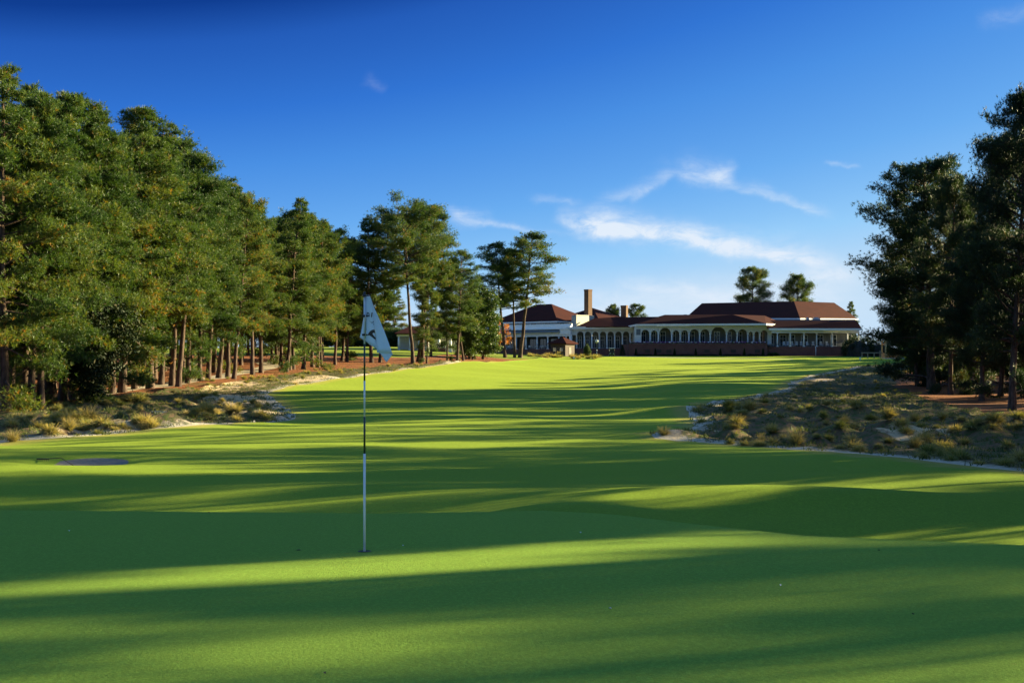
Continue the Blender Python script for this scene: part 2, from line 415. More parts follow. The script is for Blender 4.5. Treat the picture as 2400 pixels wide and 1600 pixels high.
def densify(pts, step=1.2, jit=.22, closed=True):
    out = []; n = len(pts)
    for i in range(n if closed else n-1):
        a = Vector(pts[i]).to_2d(); b = Vector(pts[(i+1) % n]).to_2d(); L = (b-a).length
        k = max(1, int(L/max(step, (a.length)*.012)))
        d = (b-a).normalized(); nn = Vector((-d.y, d.x))
        for j in range(k):
            q = a.lerp(b, j/k)
            if j: q = q + nn*_r.uniform(-jit, jit)*(1 if k > 1 else 0)
            out.append((q.x, q.y))
    if not closed: out.append(tuple(pts[-1]))
    return out
def chaikin(pts, n=2):
    for _ in range(n):
        o = [pts[0]]
        for a, b in zip(pts[:-1], pts[1:]):
            o += [(a[0]*.75+b[0]*.25, a[1]*.75+b[1]*.25), (a[0]*.25+b[0]*.75, a[1]*.25+b[1]*.75)]
        o.append(pts[-1]); pts = o
    return pts
LBw = densify(chaikin(LBw, 1), closed=False); RBw = densify(chaikin(RBw, 1), closed=False)
LOw = densify(LOw, 2, .5, False); ROw = densify(ROw, 2, .5, False)
FAIR = [(-70,-60),(-70,LBw[0][1])] + LBw + [(8.3,284),(12,292.5),(30,293.5),(60,293.5),(84,293.5),(92,280)] + RBw + [(75,RBw[-1][1]),(75,-60)]
WL = LBw + LOw[::-1]
WR = RBw[::-1][::-1] + ROw[0:] 
_wpolys += [WL, WR]; _bdp = np.array((LBw+RBw)[::2])
GREEN = []
for a in np.linspace(-21, 21, 60): GREEN.append((a, float(crest_y(a))+.25))
for a in np.linspace(21, -21, 30): GREEN.append((a, -14-4*math.cos(a/21*1.5)))
BUNK = [(-15.7,44.5),(-15.7,43.3),(-15.2,42.7),(-14.5,42.4),(-13.8,42.6),(-13.2,43.3),(-13.3,44.8),(-14.2,45.3),(-15.1,45.2)]
BUNK = densify(chaikin(BUNK + [BUNK[0]], 2)[:-1], .35, .04)
def strip(line, w):
    line = [Vector(p) for p in line]; L = []; Rr = []
    for i, p in enumerate(line):
        d = (line[min(i+1, len(line)-1)]-line[max(i-1, 0)]).normalized(); n = Vector((-d.y, d.x))
        L.append(tuple(p+n*w/2)); Rr.append(tuple(p-n*w/2))
    return L + Rr[::-1]
PATHpx = [(-600,975),(-200,958),(0,947),(60,941),(150,933),(215,925),(285,914),(400,899),(470,888),(540,876),(600,868),(640,858),(620,848)]
PATHw = [cast(*p)[:2] for p in PATHpx]
PATH = strip(densify(chaikin(PATHw, 2), 2., 0, False), 3.0)
DRIVE = strip(densify(chaikin([(21,292.3),(26,289),(33,283),(48,276),(60,273)], 2), 2., 0, False), 2.6)
LAWN = [(-75,232),(-20,236),(-12,262),(-1,258),(6,262),(7,296),(-5,330),(-40,345),(-110,345),(-120,250)]
# the ground mosaic: shared vertices, one object per surface
def ground():
    pts = []; rr = np.random.RandomState(1)
    def grid(x0, x1, y0, y1, st, hole=None):
        xs = np.arange(x0, x1+1e-6, st); ys = np.arange(y0, y1+1e-6, st)
        X, Y = np.meshgrid(xs, ys); q = np.c_[X.ravel(), Y.ravel()] + rr.uniform(-.12, .12, (X.size, 2))*st
        if hole is not None:
            q = q[~((q[:, 0] > hole[0]) & (q[:, 0] < hole[1]) & (q[:, 1] > hole[2]) & (q[:, 1] < hole[3]))]
        pts.append(q)
    grid(-13, 13, 3, 36, .22)
    grid(-30, 30, -4, 62, .5, (-13.1, 13.1, 2.9, 36.1))
    grid(-45, 45, -10, 110, 1.0, (-30.2, 30.2, -4.2, 62.2))
    grid(-85, 95, -20, 310, 2.6, (-45.5, 45.5, -10.5, 110.5))
    grid(-260, 260, -80, 440, 9, (-86, 96, -21, 311))
    grid(-900, 900, -300, 1000, 45, (-264, 264, -84, 444))
    grid(-4500, 4500, -1500, 6000, 500, (-930, 930, -330, 1030))
    P = np.concatenate(pts)
    polys = {'cart_path': PATH, 'drive': DRIVE, 'bunker': BUNK, 'putting_green': GREEN, 'fairway': FAIR, 'WL': WL, 'WR': WR, 'lawn': LAWN}
    base = len(P); ev = []; ed = []
    for k, pl in polys.items():
        s = base+len(ev); ev += [tuple(p) for p in pl]; n = len(pl)
        ed += [(s+i, s+(i+1) % n) for i in range(n)]
    # drop grid points hugging the boundaries
    allv = [Vector(p) for p in P] + [Vector(p) for p in ev]
    co, e, f, *_ = delaunay_2d_cdt(allv, ed, [], 0, 1e-4)
    co = np.array([(c.x, c.y) for c in co]); f = np.array([t for t in f if len(t) == 3])
    cen = co[f].mean(1)
    kind = np.full(len(f), 'ground', dtype=object)
    for k in ('lawn', 'WR', 'WL', 'fairway', 'putting_green', 'bunker', 'drive', 'cart_path'):
        kind[inpoly_np(cen, polys[k])] = 'waste' if k in ('WL', 'WR') else k
    z = height(co[:, 0], co[:, 1])
    # distance to fairway edge
    bd = np.array(LBw+RBw); edge = np.full(len(co), 20.)
    near = (co[:, 1] > 20) & (co[:, 1] < 320) & (np.abs(co[:, 0]) < 120)
    idx = np.where(near)[0]
    for s in range(0, len(idx), 4000):
        ii = idx[s:s+4000]; edge[ii] = np.sqrt(((co[ii][:, None]-bd[None])**2).sum(-1)).min(1)
    # nothing worn along the right-hand edge in the near field
    sand = np.full(len(co), .35)
    def blob(px, py, rx, a, ry=None):
        c = cast(px, py); ry_ = ry or rx*2.2
        sand[:] = np.maximum(sand, a*np.exp(-((co[:, 0]-c[0])/rx)**2-((co[:, 1]-c[1])/ry_)**2))
    blob(600,930,5,1.25,14); blob(640,965,3.5,1.2,6); blob(380,960,2.6,1.3,4); blob(740,892,5,1.2,12); blob(200,1015,5,1.0,4); blob(550,900,6,.9,10)
    blob(2150,1020,1.8,1.25,2.); blob(1900,890,2.5,1.1,8); blob(1650,950,2.,1.1,5); blob(1560,1018,1.2,.8,2)
    mats = {'ground': M['straw'], 'waste': M['waste'], 'fairway': M['fair'], 'putting_green': M['green'], 'bunker': M['bunker'], 'cart_path': M['path'], 'drive': M['asphalt'], 'lawn': M['lawn']}
    names = {'waste': 'sandy_ground', 'drive': 'driveway', 'bunker': 'bunker_sand'}
    for k, m in mats.items():
        fk = f[kind == k]
        if not len(fk): continue
        u, inv = np.unique(fk.ravel(), return_inverse=True)
        c3 = np.c_[co[u], z[u]]
        me = np_mesh(k, c3, 3, inv, m, True, {'edge': edge[u], 'sand': sand[u]})
        o = obj(names.get(k, k), me); tag(o, kind='structure')
ground()

def hz(x, y): return float(height(x, y)[0])

# ------------------------------------------------------------------ pine trees
def ribbons(centers, dirs, length, width, rng):
    """needle triangles: base pair + tip"""
    n = len(centers)
    side = np.cross(dirs, rng.normal(size=(n, 3))); side /= np.linalg.norm(side, axis=1)[:, None]+1e-9
    w = width[:, None]*.5
    a = centers - side*w; b = centers + side*w; c = centers + dirs*length[:, None]
    return np.stack([a, b, c], 1).reshape(-1, 3)

def tube_np(pts, rad, n, V, Fq):
    pts = np.asarray(pts, float); b0 = sum(len(v) for v in V)
    rings = []
    for i, p in enumerate(pts):
        d = pts[min(i+1, len(pts)-1)]-pts[max(i-1, 0)]; d = d/(np.linalg.norm(d)+1e-9)
        up = np.array([1., 0, 0]) if abs(d[2]) > .9 else np.array([0, 0, 1.])
        a = np.cross(d, up); a /= np.linalg.norm(a); b = np.cross(d, a)
        t = np.arange(n)*2*math.pi/n
        rings.append(p+(np.outer(np.cos(t), a)+np.outer(np.sin(t), b))*rad[i])
    V.append(np.concatenate(rings))
    for i in range(len(pts)-1):
        for k in range(n):
            k2 = (k+1) % n
            Fq.append((b0+i*n+k, b0+i*n+k2, b0+(i+1)*n+k2, b0+(i+1)*n+k))

def pine_proto(seed, H=25., cb=.35, Rm=4.2, prof='cone', nbr=52, dens=1.0, mat='needle', gap=.0, tr=.31, tl=.27, flat=.62, low=0):
    rng = np.random.RandomState(seed)
    V = []; Q = []
    # trunk
    zs = np.linspace(0, 1, 16); wob = np.cumsum(rng.normal(0, .06, (16, 2)), 0); wob -= wob[0]
    tp = np.c_[wob[:, 0], wob[:, 1], zs*H*.97]
    trd = tr*(1-.78*zs)*(1+.35*np.exp(-zs*30)); trd[-1] = .04
    tube_np(tp, trd, 9, V, Q)
    def trunk_at(z): return np.array([np.interp(z, tp[:, 2], tp[:, 0]), np.interp(z, tp[:, 2], tp[:, 1]), z])
    C = []; Dd = []; T = []
    az = rng.uniform(0, 6.28)
    for i in range(nbr):
        u = (i+rng.uniform(0, 1))/nbr                     # 0 bottom of crown .. 1 top
        if low and i < low: u = rng.uniform(-.35, 0)
        z0 = H*(cb+(1-cb)*u*.985)
        if prof == 'cone': r = (1-u)**.75*(.72+.45*math.sin(min(1, max(u, 0)*2.2)*1.57))+.10
        elif prof == 'round': r = math.sqrt(max(0, 1-(2*max(u, .03)-.85)**2*.78))*1.0
        else: r = .35+.95*math.sin(min(1, max(u, 0)/.62)*1.57)*(1-max(0, u-.62)**1.5*2.6)   # umbrella
        r = max(r, .14)
        az += 2.4+rng.uniform(-.5, .5)
        if gap and rng.rand() < gap: continue
        L = Rm*r*rng.uniform(.62, 1.12)
        pitch = rng.uniform(-.12, .35)+.65*u-(.25 if prof == 'cone' else 0)
        p0 = trunk_at(z0); d = np.array([math.cos(az)*math.cos(pitch), math.sin(az)*math.cos(pitch), math.sin(pitch)])
        pts = [p0]; nseg = 6
        for k in range(nseg):
            d = d+rng.normal(0, .10, 3)+np.array([0, 0, .045 if k > 2 else -.04]); d /= np.linalg.norm(d)
            pts.append(pts[-1]+d*L/nseg)
        pts = np.array(pts)
        rb = max(.02, .035+.016*L)*(1-.5*max(u, 0)); tube_np(pts, np.linspace(rb, .012, nseg+1), 4, V, Q)
        ctint = rng.uniform(-.25, .2)
        nsec = max(3, int((2.2+L*2.3)*1.1))
        for s in range(nsec):
            t = rng.uniform(.28, 1.0)**.75; f = t*nseg; k = min(int(f), nseg-1)
            q = pts[k]+(pts[k+1]-pts[k])*(f-k)
            dd = pts[k+1]-pts[k]; dd /= np.linalg.norm(dd)
            a2 = rng.uniform(0, 6.28); sd = np.array([math.cos(a2), math.sin(a2), rng.uniform(-.35, .75)])
            sd = sd*.9+dd*.6; sd /= np.linalg.norm(sd)
            l2 = rng.uniform(.35, .95)*(.55+.12*L)
            q2 = q+sd*l2+np.array([0, 0, .1*l2])
            if l2 > .5: tube_np([q, q2], [.018, .008], 3, V, Q)
            nt_ = int(rng.uniform(9, 16)*dens)
            g = rng.normal(0, 1, (nt_, 3))*np.array([.27, .27, .27*flat])*(.75+.16*L)
            tt = rng.uniform(.35, 1.1, nt_)[:, None]
            c = q+(q2-q)*tt+g
            C.append(c); out = c-p0; out[:, 2] = np.abs(out[:, 2])*.3; out /= np.linalg.norm(out, axis=1)[:, None]+1e-6
            Dd.append(out*.7+np.array([0, 0, .45]))
            T.append(.42+ctint+rng.normal(0, .13, nt_)+.30*(rng.rand(nt_) < .10)-.10*u)
    C = np.concatenate(C); Dd = np.concatenate(Dd); T = np.concatenate(T)
    K = 9
    CC = np.repeat(C, K, 0); DD = np.repeat(Dd, K, 0)+rng.normal(0, .75, (len(C)*K, 3))
    DD /= np.linalg.norm(DD, axis=1)[:, None]
    n = len(CC)
    co = ribbons(CC, DD, rng.uniform(.7, 1.25, n)*tl*1.2, rng.uniform(.034, .056, n), rng)
    tint = np.repeat(np.repeat(T, K)+rng.normal(0, .05, n), 3)
    crown = np_mesh('crown', co, 3, np.arange(len(co)), M[mat], False, {'tint': np.clip(tint, 0, 1)})
    wood = np_mesh('trunk', np.concatenate(V), 4, np.array(Q).ravel(), M['bark'], True)
    return dict(H=H, R=Rm, wood=wood, crown=crown)

def broad_proto(seed, H, Rm, zc, leaf=.15, ncl=260, per=60, mat='magnolia', tr=.25, cr=.75, taper=.0):
    """leafy evergreen / small tree: leaf clumps through an uneven volume"""
    rng = np.random.RandomState(seed); V = []; Q = []
    tp = np.array([[rng.normal(0, .05)*i, rng.normal(0, .05)*i, H*.85*i/6] for i in range(7)])
    tube_np(tp, np.linspace(tr, .04, 7), 8, V, Q)
    C = []; T = []
    for i in range(ncl):
        d = rng.normal(size=3); d /= np.linalg.norm(d); rr = rng.uniform(.45, 1.0)**.5*(1+.18*math.sin(d[0]*7+seed)+.15*math.sin(d[2]*9+d[1]*5))
        zz = zc+(H-zc)*(.5+.5*d[2]*rr)
        sh = 1-taper*max(0, (zz-zc)/(H-zc))
        c = np.array([d[0]*Rm*rr*sh, d[1]*Rm*rr*sh, zz])
        if i % 5 == 0:
            b = np.array([0, 0, max(.3, zz*.6)]); tube_np([b, b*.4+c*.6+rng.normal(0, .1, 3), c], [.05, .03, .012], 3, V, Q)
        C.append(c+rng.normal(0, 1, (per, 3))*cr*np.array([.5, .5, .34])); T.append(np.full(per, .4+rng.uniform(-.25, .25))+rng.normal(0, .15, per)+.4*(rng.rand(per) < .07))
    C = np.concatenate(C); T = np.concatenate(T); n = len(C)
    a = rng.normal(size=(n, 3)); a /= np.linalg.norm(a, axis=1)[:, None]; b = np.cross(a, rng.normal(size=(n, 3))); b /= np.linalg.norm(b, axis=1)[:, None]
    l = rng.uniform(.7, 1.2, n)[:, None]*leaf
    co = np.stack([C-a*l, C-b*l*.42, C+a*l, C+b*l*.42], 1).reshape(-1, 3)
    crown = np_mesh('crown', co, 4, np.arange(len(co)), M[mat], False, {'tint': np.clip(np.repeat(T, 4), 0, 1)})
    wood = np_mesh('trunk', np.concatenate(V), 4, np.array(Q).ravel(), M['bark'], True)
    return dict(H=H, R=Rm, wood=wood, crown=crown)

PROTO = {
 'full': [pine_proto(11, 25, .15, 5.6, 'cone', 90, 1.5, low=3), pine_proto(12, 26, .18, 5.3, 'cone', 86, 1.5, low=1), pine_proto(13, 25, .13, 5.8, 'cone', 90, 1.45, low=4)],
 'tall': [pine_proto(21, 26, .24, 4.9, 'cone', 78, 1.45), pine_proto(22, 25, .30, 4.7, 'round', 70, 1.4, gap=.05), pine_proto(23, 27, .26, 5.0, 'round', 78, 1.35, gap=.06)],
 'bare': [pine_proto(31, 26, .50, 6.0, 'umb', 58, 1.4, gap=.06, flat=.55), pine_proto(32, 26, .42, 5.2, 'round', 56, 1.4, gap=.07, flat=.6), pine_proto(33, 25, .50, 5.0, 'round', 52, 1.4, gap=.06, flat=.6)],
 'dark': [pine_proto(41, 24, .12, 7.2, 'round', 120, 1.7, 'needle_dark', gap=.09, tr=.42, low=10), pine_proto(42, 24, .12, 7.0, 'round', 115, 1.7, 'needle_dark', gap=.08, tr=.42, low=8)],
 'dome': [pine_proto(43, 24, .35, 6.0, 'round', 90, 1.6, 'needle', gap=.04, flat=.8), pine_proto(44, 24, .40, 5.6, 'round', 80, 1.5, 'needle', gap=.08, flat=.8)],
 'thin': [pine_proto(46, 24, .30, 4.4, 'round', 44, .75, gap=.15), pine_proto(47, 24, .45, 4.0, 'round', 34, .8, gap=.15)],
 'magnolia': [broad_proto(51, 11, 3.6, 1.0, .17, 360, 80)],
 'cedar': [broad_proto(61, 9, 2.4, .3, .12, 300, 90, 'cedar', .18, .55, .45)],
 'dogwood': [broad_proto(71, 5.5, 1.5, 1.4, .14, 34, 30, 'orange', .09, .45)],
 'under': [broad_proto(81, 7, 2.6, .4, .16, 190, 70, 'cedar', .12, .9)],
}
_cnt = [0]
def tree(kind, x, y, h, label, cat='pine tree', group=None, w=1.0, lean=(0, 0), var=None, rz=None, name='pine_tree', sink=.1):
    i = _cnt[0]; _cnt[0] += 1
    P = PROTO[kind][(i if var is None else var) % len(PROTO[kind])]
    z = hz(x, y)
    r = empty(name, (x, y, z-sink), label, cat, group, rz if rz is not None else (i*2.399) % 6.283)
    s = h/P['H']; r.scale = (s*w, s*w, s)
    if lean != (0, 0):
        m = Matrix.Rotation(lean[0], 3, 'Y') @ Matrix.Rotation(lean[1], 3, 'X') @ Matrix.Rotation(r.rotation_euler.z, 3, 'Z')
        r.rotation_euler = m.to_euler()
    obj('trunk', P['wood'], r); obj('crown', P['crown'], r)
    return r

# (bx, by, tx, ty, kind, width factor, variant, label)
TL = [
 (16,960,5,163,'full',1.05,0,'tallest full pine at the left edge, needles down to eye level'),
 (54,956,62,205,'full',1.0,1,'full pine second from the left edge with a twin trunk beside it'),
 (72,954,90,222,'full',.95,2,'leaning full pine whose trunk touches the second pine from the left'),
 (109,944,150,220,'full',1.1,0,'broad full pine rising above the magnolia at the left'),
 (148,938,195,244,'tall',1.15,1,'pine behind the right flank of the magnolia'),
 (195,931,245,262,'full',1.0,1,'thick pine standing beside the short wooden post'),
 (286,919,337,255,'full',1.1,2,'thick trunked pine with long low boughs on the left of the path bend'),
 (352,911,390,285,'tall',1.2,0,'pine right of the thick trunked one, with a dark straight trunk'),
 (403,905,436,331,'tall',1.0,2,'left of two close pines standing trunk by trunk by the path'),
 (418,906,462,370,'tall',.95,1,'right of two close pines standing trunk by trunk by the path'),
 (470,892,482,412,'full',.95,0,'pine with a short bare trunk behind the path, green to low down'),
 (512,886,532,423,'tall',1.05,0,'tall pine rising at the notch in the left skyline'),
 (548,888,578,465,'tall',1.0,2,'slender pine with a pale lit trunk beside the wiregrass slope'),
 (612,874,606,482,'tall',1.05,0,'straight pine left of the big leaning pine'),
 (671,872,700,466,'full',.95,1,'big leaning pine with a pointed top standing proud of the wood'),
 (745,861,760,525,'tall',1.05,1,'thin trunked pine in the row behind the flag'),
 (785,855,798,539,'tall',1.0,2,'pine left of the flag with a sunlit trunk'),
 (871,850,862,515,'tall',1.1,0,'bushy pine directly right of the flag'),
 (891,849,905,508,'bare',1.0,1,'pine right of the flag with a wide dark top'),
 (968,851,942,508,'bare',1.08,0,'tall umbrella topped pine with a long bare leaning trunk'),
 (990,848,985,485,'bare',1.0,2,'tall pine behind the umbrella pine with an open ragged top'),
 (979,848,1022,498,'bare',.85,1,'slim pine between the umbrella pine and the low building'),
 (1072,845,1081,590,'tall',1.1,2,'shorter pine with open boughs before the low building'),
 (1086,845,1062,612,'tall',.9,1,'crooked short pine beside the cedar'),
 (1184,838,1162,572,'bare',1.2,1,'left of three pines before the clubhouse left wing'),
 (1206,838,1196,590,'bare',1.0,2,'middle and thinnest of three pines before the clubhouse left wing'),
 (1219,838,1240,549,'bare',1.35,1,'right and tallest of three pines before the clubhouse left wing'),
]
def place_px(bx, by, tx, ty, kind, w, var, label, group=None, dmin=60., **kw):
    x, y, z = cast(bx, by, dmin)
    top = EYE+(HY-ty)/F*y
    h = (top-z)+.1
    dx = (tx-bx)/F*y
    return tree(kind, x, y, h, label, 'pine tree', group, w, (math.atan2(dx, h), 0), var, **kw)
for t in TL: place_px(*t, group='pines along the left of the fairway')
# other trunks of the left wood that can be told apart only as a row
ROW = [(22,958,30,250),(95,950,118,290),(168,936,205,310),(235,928,215,300),(262,922,290,340),(315,912,352,350),(378,902,410,400),(440,898,450,430),(125,940,110,250),(342,892,330,300),(360,889,372,330),(428,896,430,360),(448,876,446,400),(488,890,500,430),(533,884,545,450),(503,874,510,455),(592,878,585,485),
 (687,866,680,500),(711,865,716,500),(732,860,735,520),(753,858,745,540),(801,846,815,560),(813,848,830,565),(722,846,725,540),(658,856,655,520),(648,850,640,520),(638,841,632,540),(567,847,566,500),(679,867,668,520),(1010,836,1010,570)]
for i, (bx, by, tx, ty) in enumerate(ROW):
    place_px(bx, by, tx, ty, ('full','tall','tall')[i % 3], 1.0, i, 'pine in the crowded wood left of the fairway', 'pines in the wood on the left')
rr = random.Random(77)
PL = []
def far_ok(x, y, l, d):
    return all((x-a)**2+(y-b)**2 > d*d for a, b in l)
tries = 0
while len(PL) < 62 and tries < 4000:
    tries += 1
    y = rr.uniform(105, 232); 
    xr = np.interp(y, [95,118,150,200,235], [-42,-38,-36,-34,-26])
    x = xr-rr.uniform(2, 50)
    if not far_ok(x, y, PL, 5.2): continue
    if abs(1200+3000*x/y) > 3000: continue
    # keep the cart path free
    if inpoly_np(np.array([[x, y]]), PATH)[0]: continue
    PL.append((x, y))
for i, (x, y) in enumerate(PL):
    tree(('tall','full','tall','bare')[i % 4], x, y, rr.uniform(20, 25), 'pine deep in the wood left of the fairway', 'pine tree', 'pines deep in the wood on the left', rr.uniform(.9, 1.1))
# beyond the far lawn
for i in range(30):
    x = -130+i*3.4+rr.uniform(-1.5, 1.5); y = rr.uniform(345, 375)
    tree(('full','tall','full')[i % 3], x, y, rr.uniform(15, 20), 'distant pine beyond the far lawn', 'pine tree', 'distant pines beyond the far lawn', 1.1)
for i in range(26):
    x = -62+i*2.9+rr.uniform(-1, 1); y = rr.uniform(331, 343)
    if x > 6: continue
    tree('under', x, y, rr.uniform(5, 8), 'low dark tree at the edge of the far lawn', 'shrub', 'low trees at the edge of the far lawn', 1.3, name='evergreen_shrub')
# magnolia, cedar, dogwood
def small(kind, bx, by, ty, label, cat, name, w=1., dmin=60.):
    x, y, z = cast(bx, by, dmin); h = EYE+(HY-ty)/F*y-z
    return tree(kind, x, y, h+.1, label, cat, None, w, name=name)
small('magnolia', 205, 940, 650, 'dark glossy leaved magnolia among the pines at the left', 'magnolia tree', 'magnolia_tree', 1.0)
for (bx_, by_, tx_, ty_, w_, lb_) in [(1048,846,1045,640,.9,'bushy green pine filling the gap before the low building'),(1108,843,1108,655,.9,'bushy pine just left of the cedar'),(1000,852,1004,640,.8,'low bushy pine at the foot of the umbrella pine')]:
    place_px(bx_, by_, tx_, ty_, 'full', w_, 1, lb_)
small('cedar', 1132, 842, 672, 'bushy cedar reaching the ground left of the clubhouse pines', 'cedar tree', 'cedar_tree', 1.15)
small('cedar', 1100, 842, 690, 'rounded cedar just behind and left of the bushy one', 'cedar tree', 'cedar_tree', 1.1)
small('dogwood', 1180, 836, 746, 'small orange autumn tree before the left wing', 'autumn tree', 'dogwood_tree', .8)
# right-hand wood
RT = [(2184,912,2175,388,'dark',1.05,0,'nearer dark pine in front of the right hand wood, crown full of sky gaps'),
      (2228,925,2236,425,'dark',.62,1,'dark pine close on the right of the gappy crowned one'),
      (2372,962,2402,236,'dark',.66,0,'tall pine at the right edge with low boughs catching sun')]
RT += [(2150,905,2120,570,'dark',.8,1,'rounded dark pine behind the gappy crowned one'),(2300,940,2305,560,'dark',.9,0,'dark pine filling the space before the tall right edge pine'),(2345,930,2370,330,'dark',.6,1,'dark pine close behind the tall right edge pine'),(2250,900,2262,520,'dark',.8,1,'dark pine between the two front trunks and the right edge')]
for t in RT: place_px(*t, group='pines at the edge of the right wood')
RW = []
def add_right(x, y, h, kind='dark', w=1.):
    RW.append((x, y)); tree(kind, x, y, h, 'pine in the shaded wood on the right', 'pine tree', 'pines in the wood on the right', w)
tries = 0
while len(RW) < 38 and tries < 6000:
    tries += 1
    y = rr.uniform(118, 335); x = rr.uniform(.305, .62)*y
    if y > 250: x = rr.uniform(.285, .5)*y
    if x > 130 or x < 46: continue
    if not far_ok(x, y, RW+[(47.6,145)], 8.): continue
    add_right(x, y, rr.uniform(17, 21) if x/y > .40 else rr.uniform(10, 13.5), ('dark','full','dark')[len(RW) % 3], .75)
for i in range(60):
    y = rr.uniform(152, 320); x = y*rr.uniform(.315, .46)
    if inpoly_np(np.array([[x-2, y]]), FAIR)[0]: continue
    tree('under', x, y, rr.uniform(4, 7), 'low dark bush in the shaded wood on the right', 'shrub', 'bushes in the wood on the right', 1.4, name='evergreen_shrub')
# wood along the right of the hole, beside the photographer: (crossing of the shade lane with x=0, distance to the right, kind)
#SHT
SHT = [('thin', 0, 38.77, 29.35, 25.24, 0.79, 0.52),
  ('thin', 1, 70.94, 147.66, 24.72, 0.08, 0.58),
  ('thin', 0, 33.66, 35.68, 17.63, 1.18, 0.48),
  ('full', 0, 40.62, 26.41, 13.51, 2.69, 0.64),
  ('thin', 0, 47.1, 24.76, 17.48, 3.4, 0.57),
  ('bare', 0, 59.84, 38.99, 23.91, 1.86, 0.99),
  ('bare', 1, 52.4, 58.15, 23.07, 3.94, 0.51),
  ('tall', 2, 97.08, 65.55, 24.12, 5.81, 0.6),
  ('thin', 1, 102.82, 71.09, 22.27, 2.58, 0.75),
  ('thin', 0, 36.71, 61.83, 21.32, 4.16, 0.94),
  ('thin', 1, 63.86, 33.61, 17.21, 3.33, 0.91),
  ('thin', 0, 65.93, 79.2, 19.92, 0.08, 0.88),
  ('bare', 1, 55.89, 55.53, 20.63, 1.44, 0.65),
  ('magnolia', 0, 22.12, 26.94, 10.85, 4.28, 0.74),
  ('bare', 0, 74.67, 66.81, 17.78, 2.77, 0.74),
  ('magnolia', 0, 35.61, 40.39, 7.18, 3.52, 0.97),
  ('bare', 1, 20.98, 22.14, 14.97, 5.16, 0.71),
  ('thin', 0, 58.95, 77.08, 23.49, 4.22, 1.0),
  ('tall', 1, 87.99, 44.86, 23.99, 1.32, 0.5),
  ('thin', 0, 58.35, 73.16, 17.11, 6.16, 0.54),
  ('bare', 1, 60.08, 89.54, 15.63, 1.49, 0.86),
  ('bare', 0, 99.39, 102.38, 20.88, 4.53, 0.81),
  ('bare', 1, 59.86, 113.19, 25.22, 1.44, 0.47),
  ('full', 1, 27.29, 37.29, 18.86, 4.88, 0.54),
  ('bare', 0, 98.09, 109.87, 21.04, 0.62, 1.04),
  ('full', 2, 21.26, 34.59, 17.38, 3.34, 0.81),
  ('thin', 0, 36.03, 56.12, 15.73, 1.64, 1.05),
  ('thin', 0, 76.69, 75.22, 21.39, 1.27, 0.45),
  ('dark', 1, 87.72, 125.26, 25.38, 4.5, 0.61),
  ('thin', 1, 29.44, 22.41, 22.11, 1.2, 0.5),
  ('thin', 1, 38.34, 74.49, 18.97, 3.03, 0.46),
  ('full', 1, 42.5, 59.17, 12.68, 4.18, 0.72),
  ('thin', 0, 35.79, 20.55, 13.39, 3.44, 0.96),
  ('dark', 1, 25.88, 27.46, 13.73, 2.07, 1.11),
  ('dark', 0, 26.32, 12.64, 18.53, 0.94, 1.01),
  ('dark', 1, 103.95, 185.8, 23.31, 4.22, 0.62),
  ('thin', 1, 96.08, 87.76, 24.3, 6.11, 0.95),
  ('thin', 1, 45.49, 69.38, 23.02, 3.86, 1.04),
  ('tall', 0, 25.54, 24.52, 23.02, 6.09, 0.7),
  ('thin', 1, 59.62, 69.48, 13.44, 4.2, 0.63),
  ('thin', 1, 43.35, 83.52, 20.67, 0.76, 0.59),
  ('thin', 1, 62.15, 101.11, 20.4, 3.91, 0.71),
  ('thin', 0, 45.93, 76.81, 12.92, 2.64, 0.79),
  ('thin', 1, 51.06, 66.21, 15.21, 0.0, 0.5),
  ('thin', 0, 96.92, 197.16, 22.66, 1.04, 1.02),
  ('dark', 1, 50.83, 44.76, 13.71, 5.14, 0.51),
  ('dark', 0, 47.58, 44.22, 14.67, 0.92, 0.67),
  ('thin', 1, 46.5, 80.79, 15.4, 2.35, 0.95),
  ('thin', 1, 78.14, 104.76, 14.25, 0.55, 0.84),
  ('thin', 0, 33.74, 32.78, 18.07, 6.04, 0.82),
  ('magnolia', 0, 45.23, 49.28, 7.2, 3.03, 0.69),
  ('full', 0, 65.26, 109.37, 25.28, 4.73, 0.52),
  ('thin', 1, 47.95, 88.37, 20.19, 4.82, 0.47),
  ('thin', 1, 81.21, 85.27, 19.68, 3.77, 0.62),
  ('tall', 2, 92.99, 48.97, 23.66, 1.03, 0.46),
  ('thin', 0, 42.45, 65.15, 12.18, 0.92, 0.52),
  ('thin', 1, 54.5, 93.8, 18.55, 5.35, 0.5),
  ('thin', 0, 24.13, 39.47, 16.25, 1.89, 0.51),
  ('thin', 0, 90.11, 91.16, 19.62, 0.52, 0.86),
  ('bare', 2, 78.86, 109.39, 13.39, 6.22, 0.73),
  ('bare', 1, 100.77, 218.71, 19.98, 0.37, 0.63),
  ('thin', 0, 60.25, 119.34, 17.74, 5.76, 0.67),
  ('cedar', 0, 30.07, 52.15, 12.5, 1.74, 1.08),
  ('thin', 1, 79.62, 92.25, 21.2, 5.02, 0.97),
  ('bare', 0, 26.56, 43.8, 21.75, 5.77, 0.46),
  ('bare', 0, 36.51, 48.4, 25.29, 4.73, 0.97),
  ('thin', 1, 38.97, 22.41, 19.9, 5.28, 0.9),
  ('bare', 2, 63.2, 52.5, 14.0, 5.3, 0.81),
  ('full', 1, 29.42, 26.89, 17.02, 6.14, 0.91),
  ('thin', 0, 43.75, 33.56, 23.61, 1.5, 0.92),
  ('cedar', 0, 49.06, 54.82, 12.38, 3.26, 0.94),
  ('bare', 0, 98.34, 82.29, 22.67, 2.81, 1.04)]
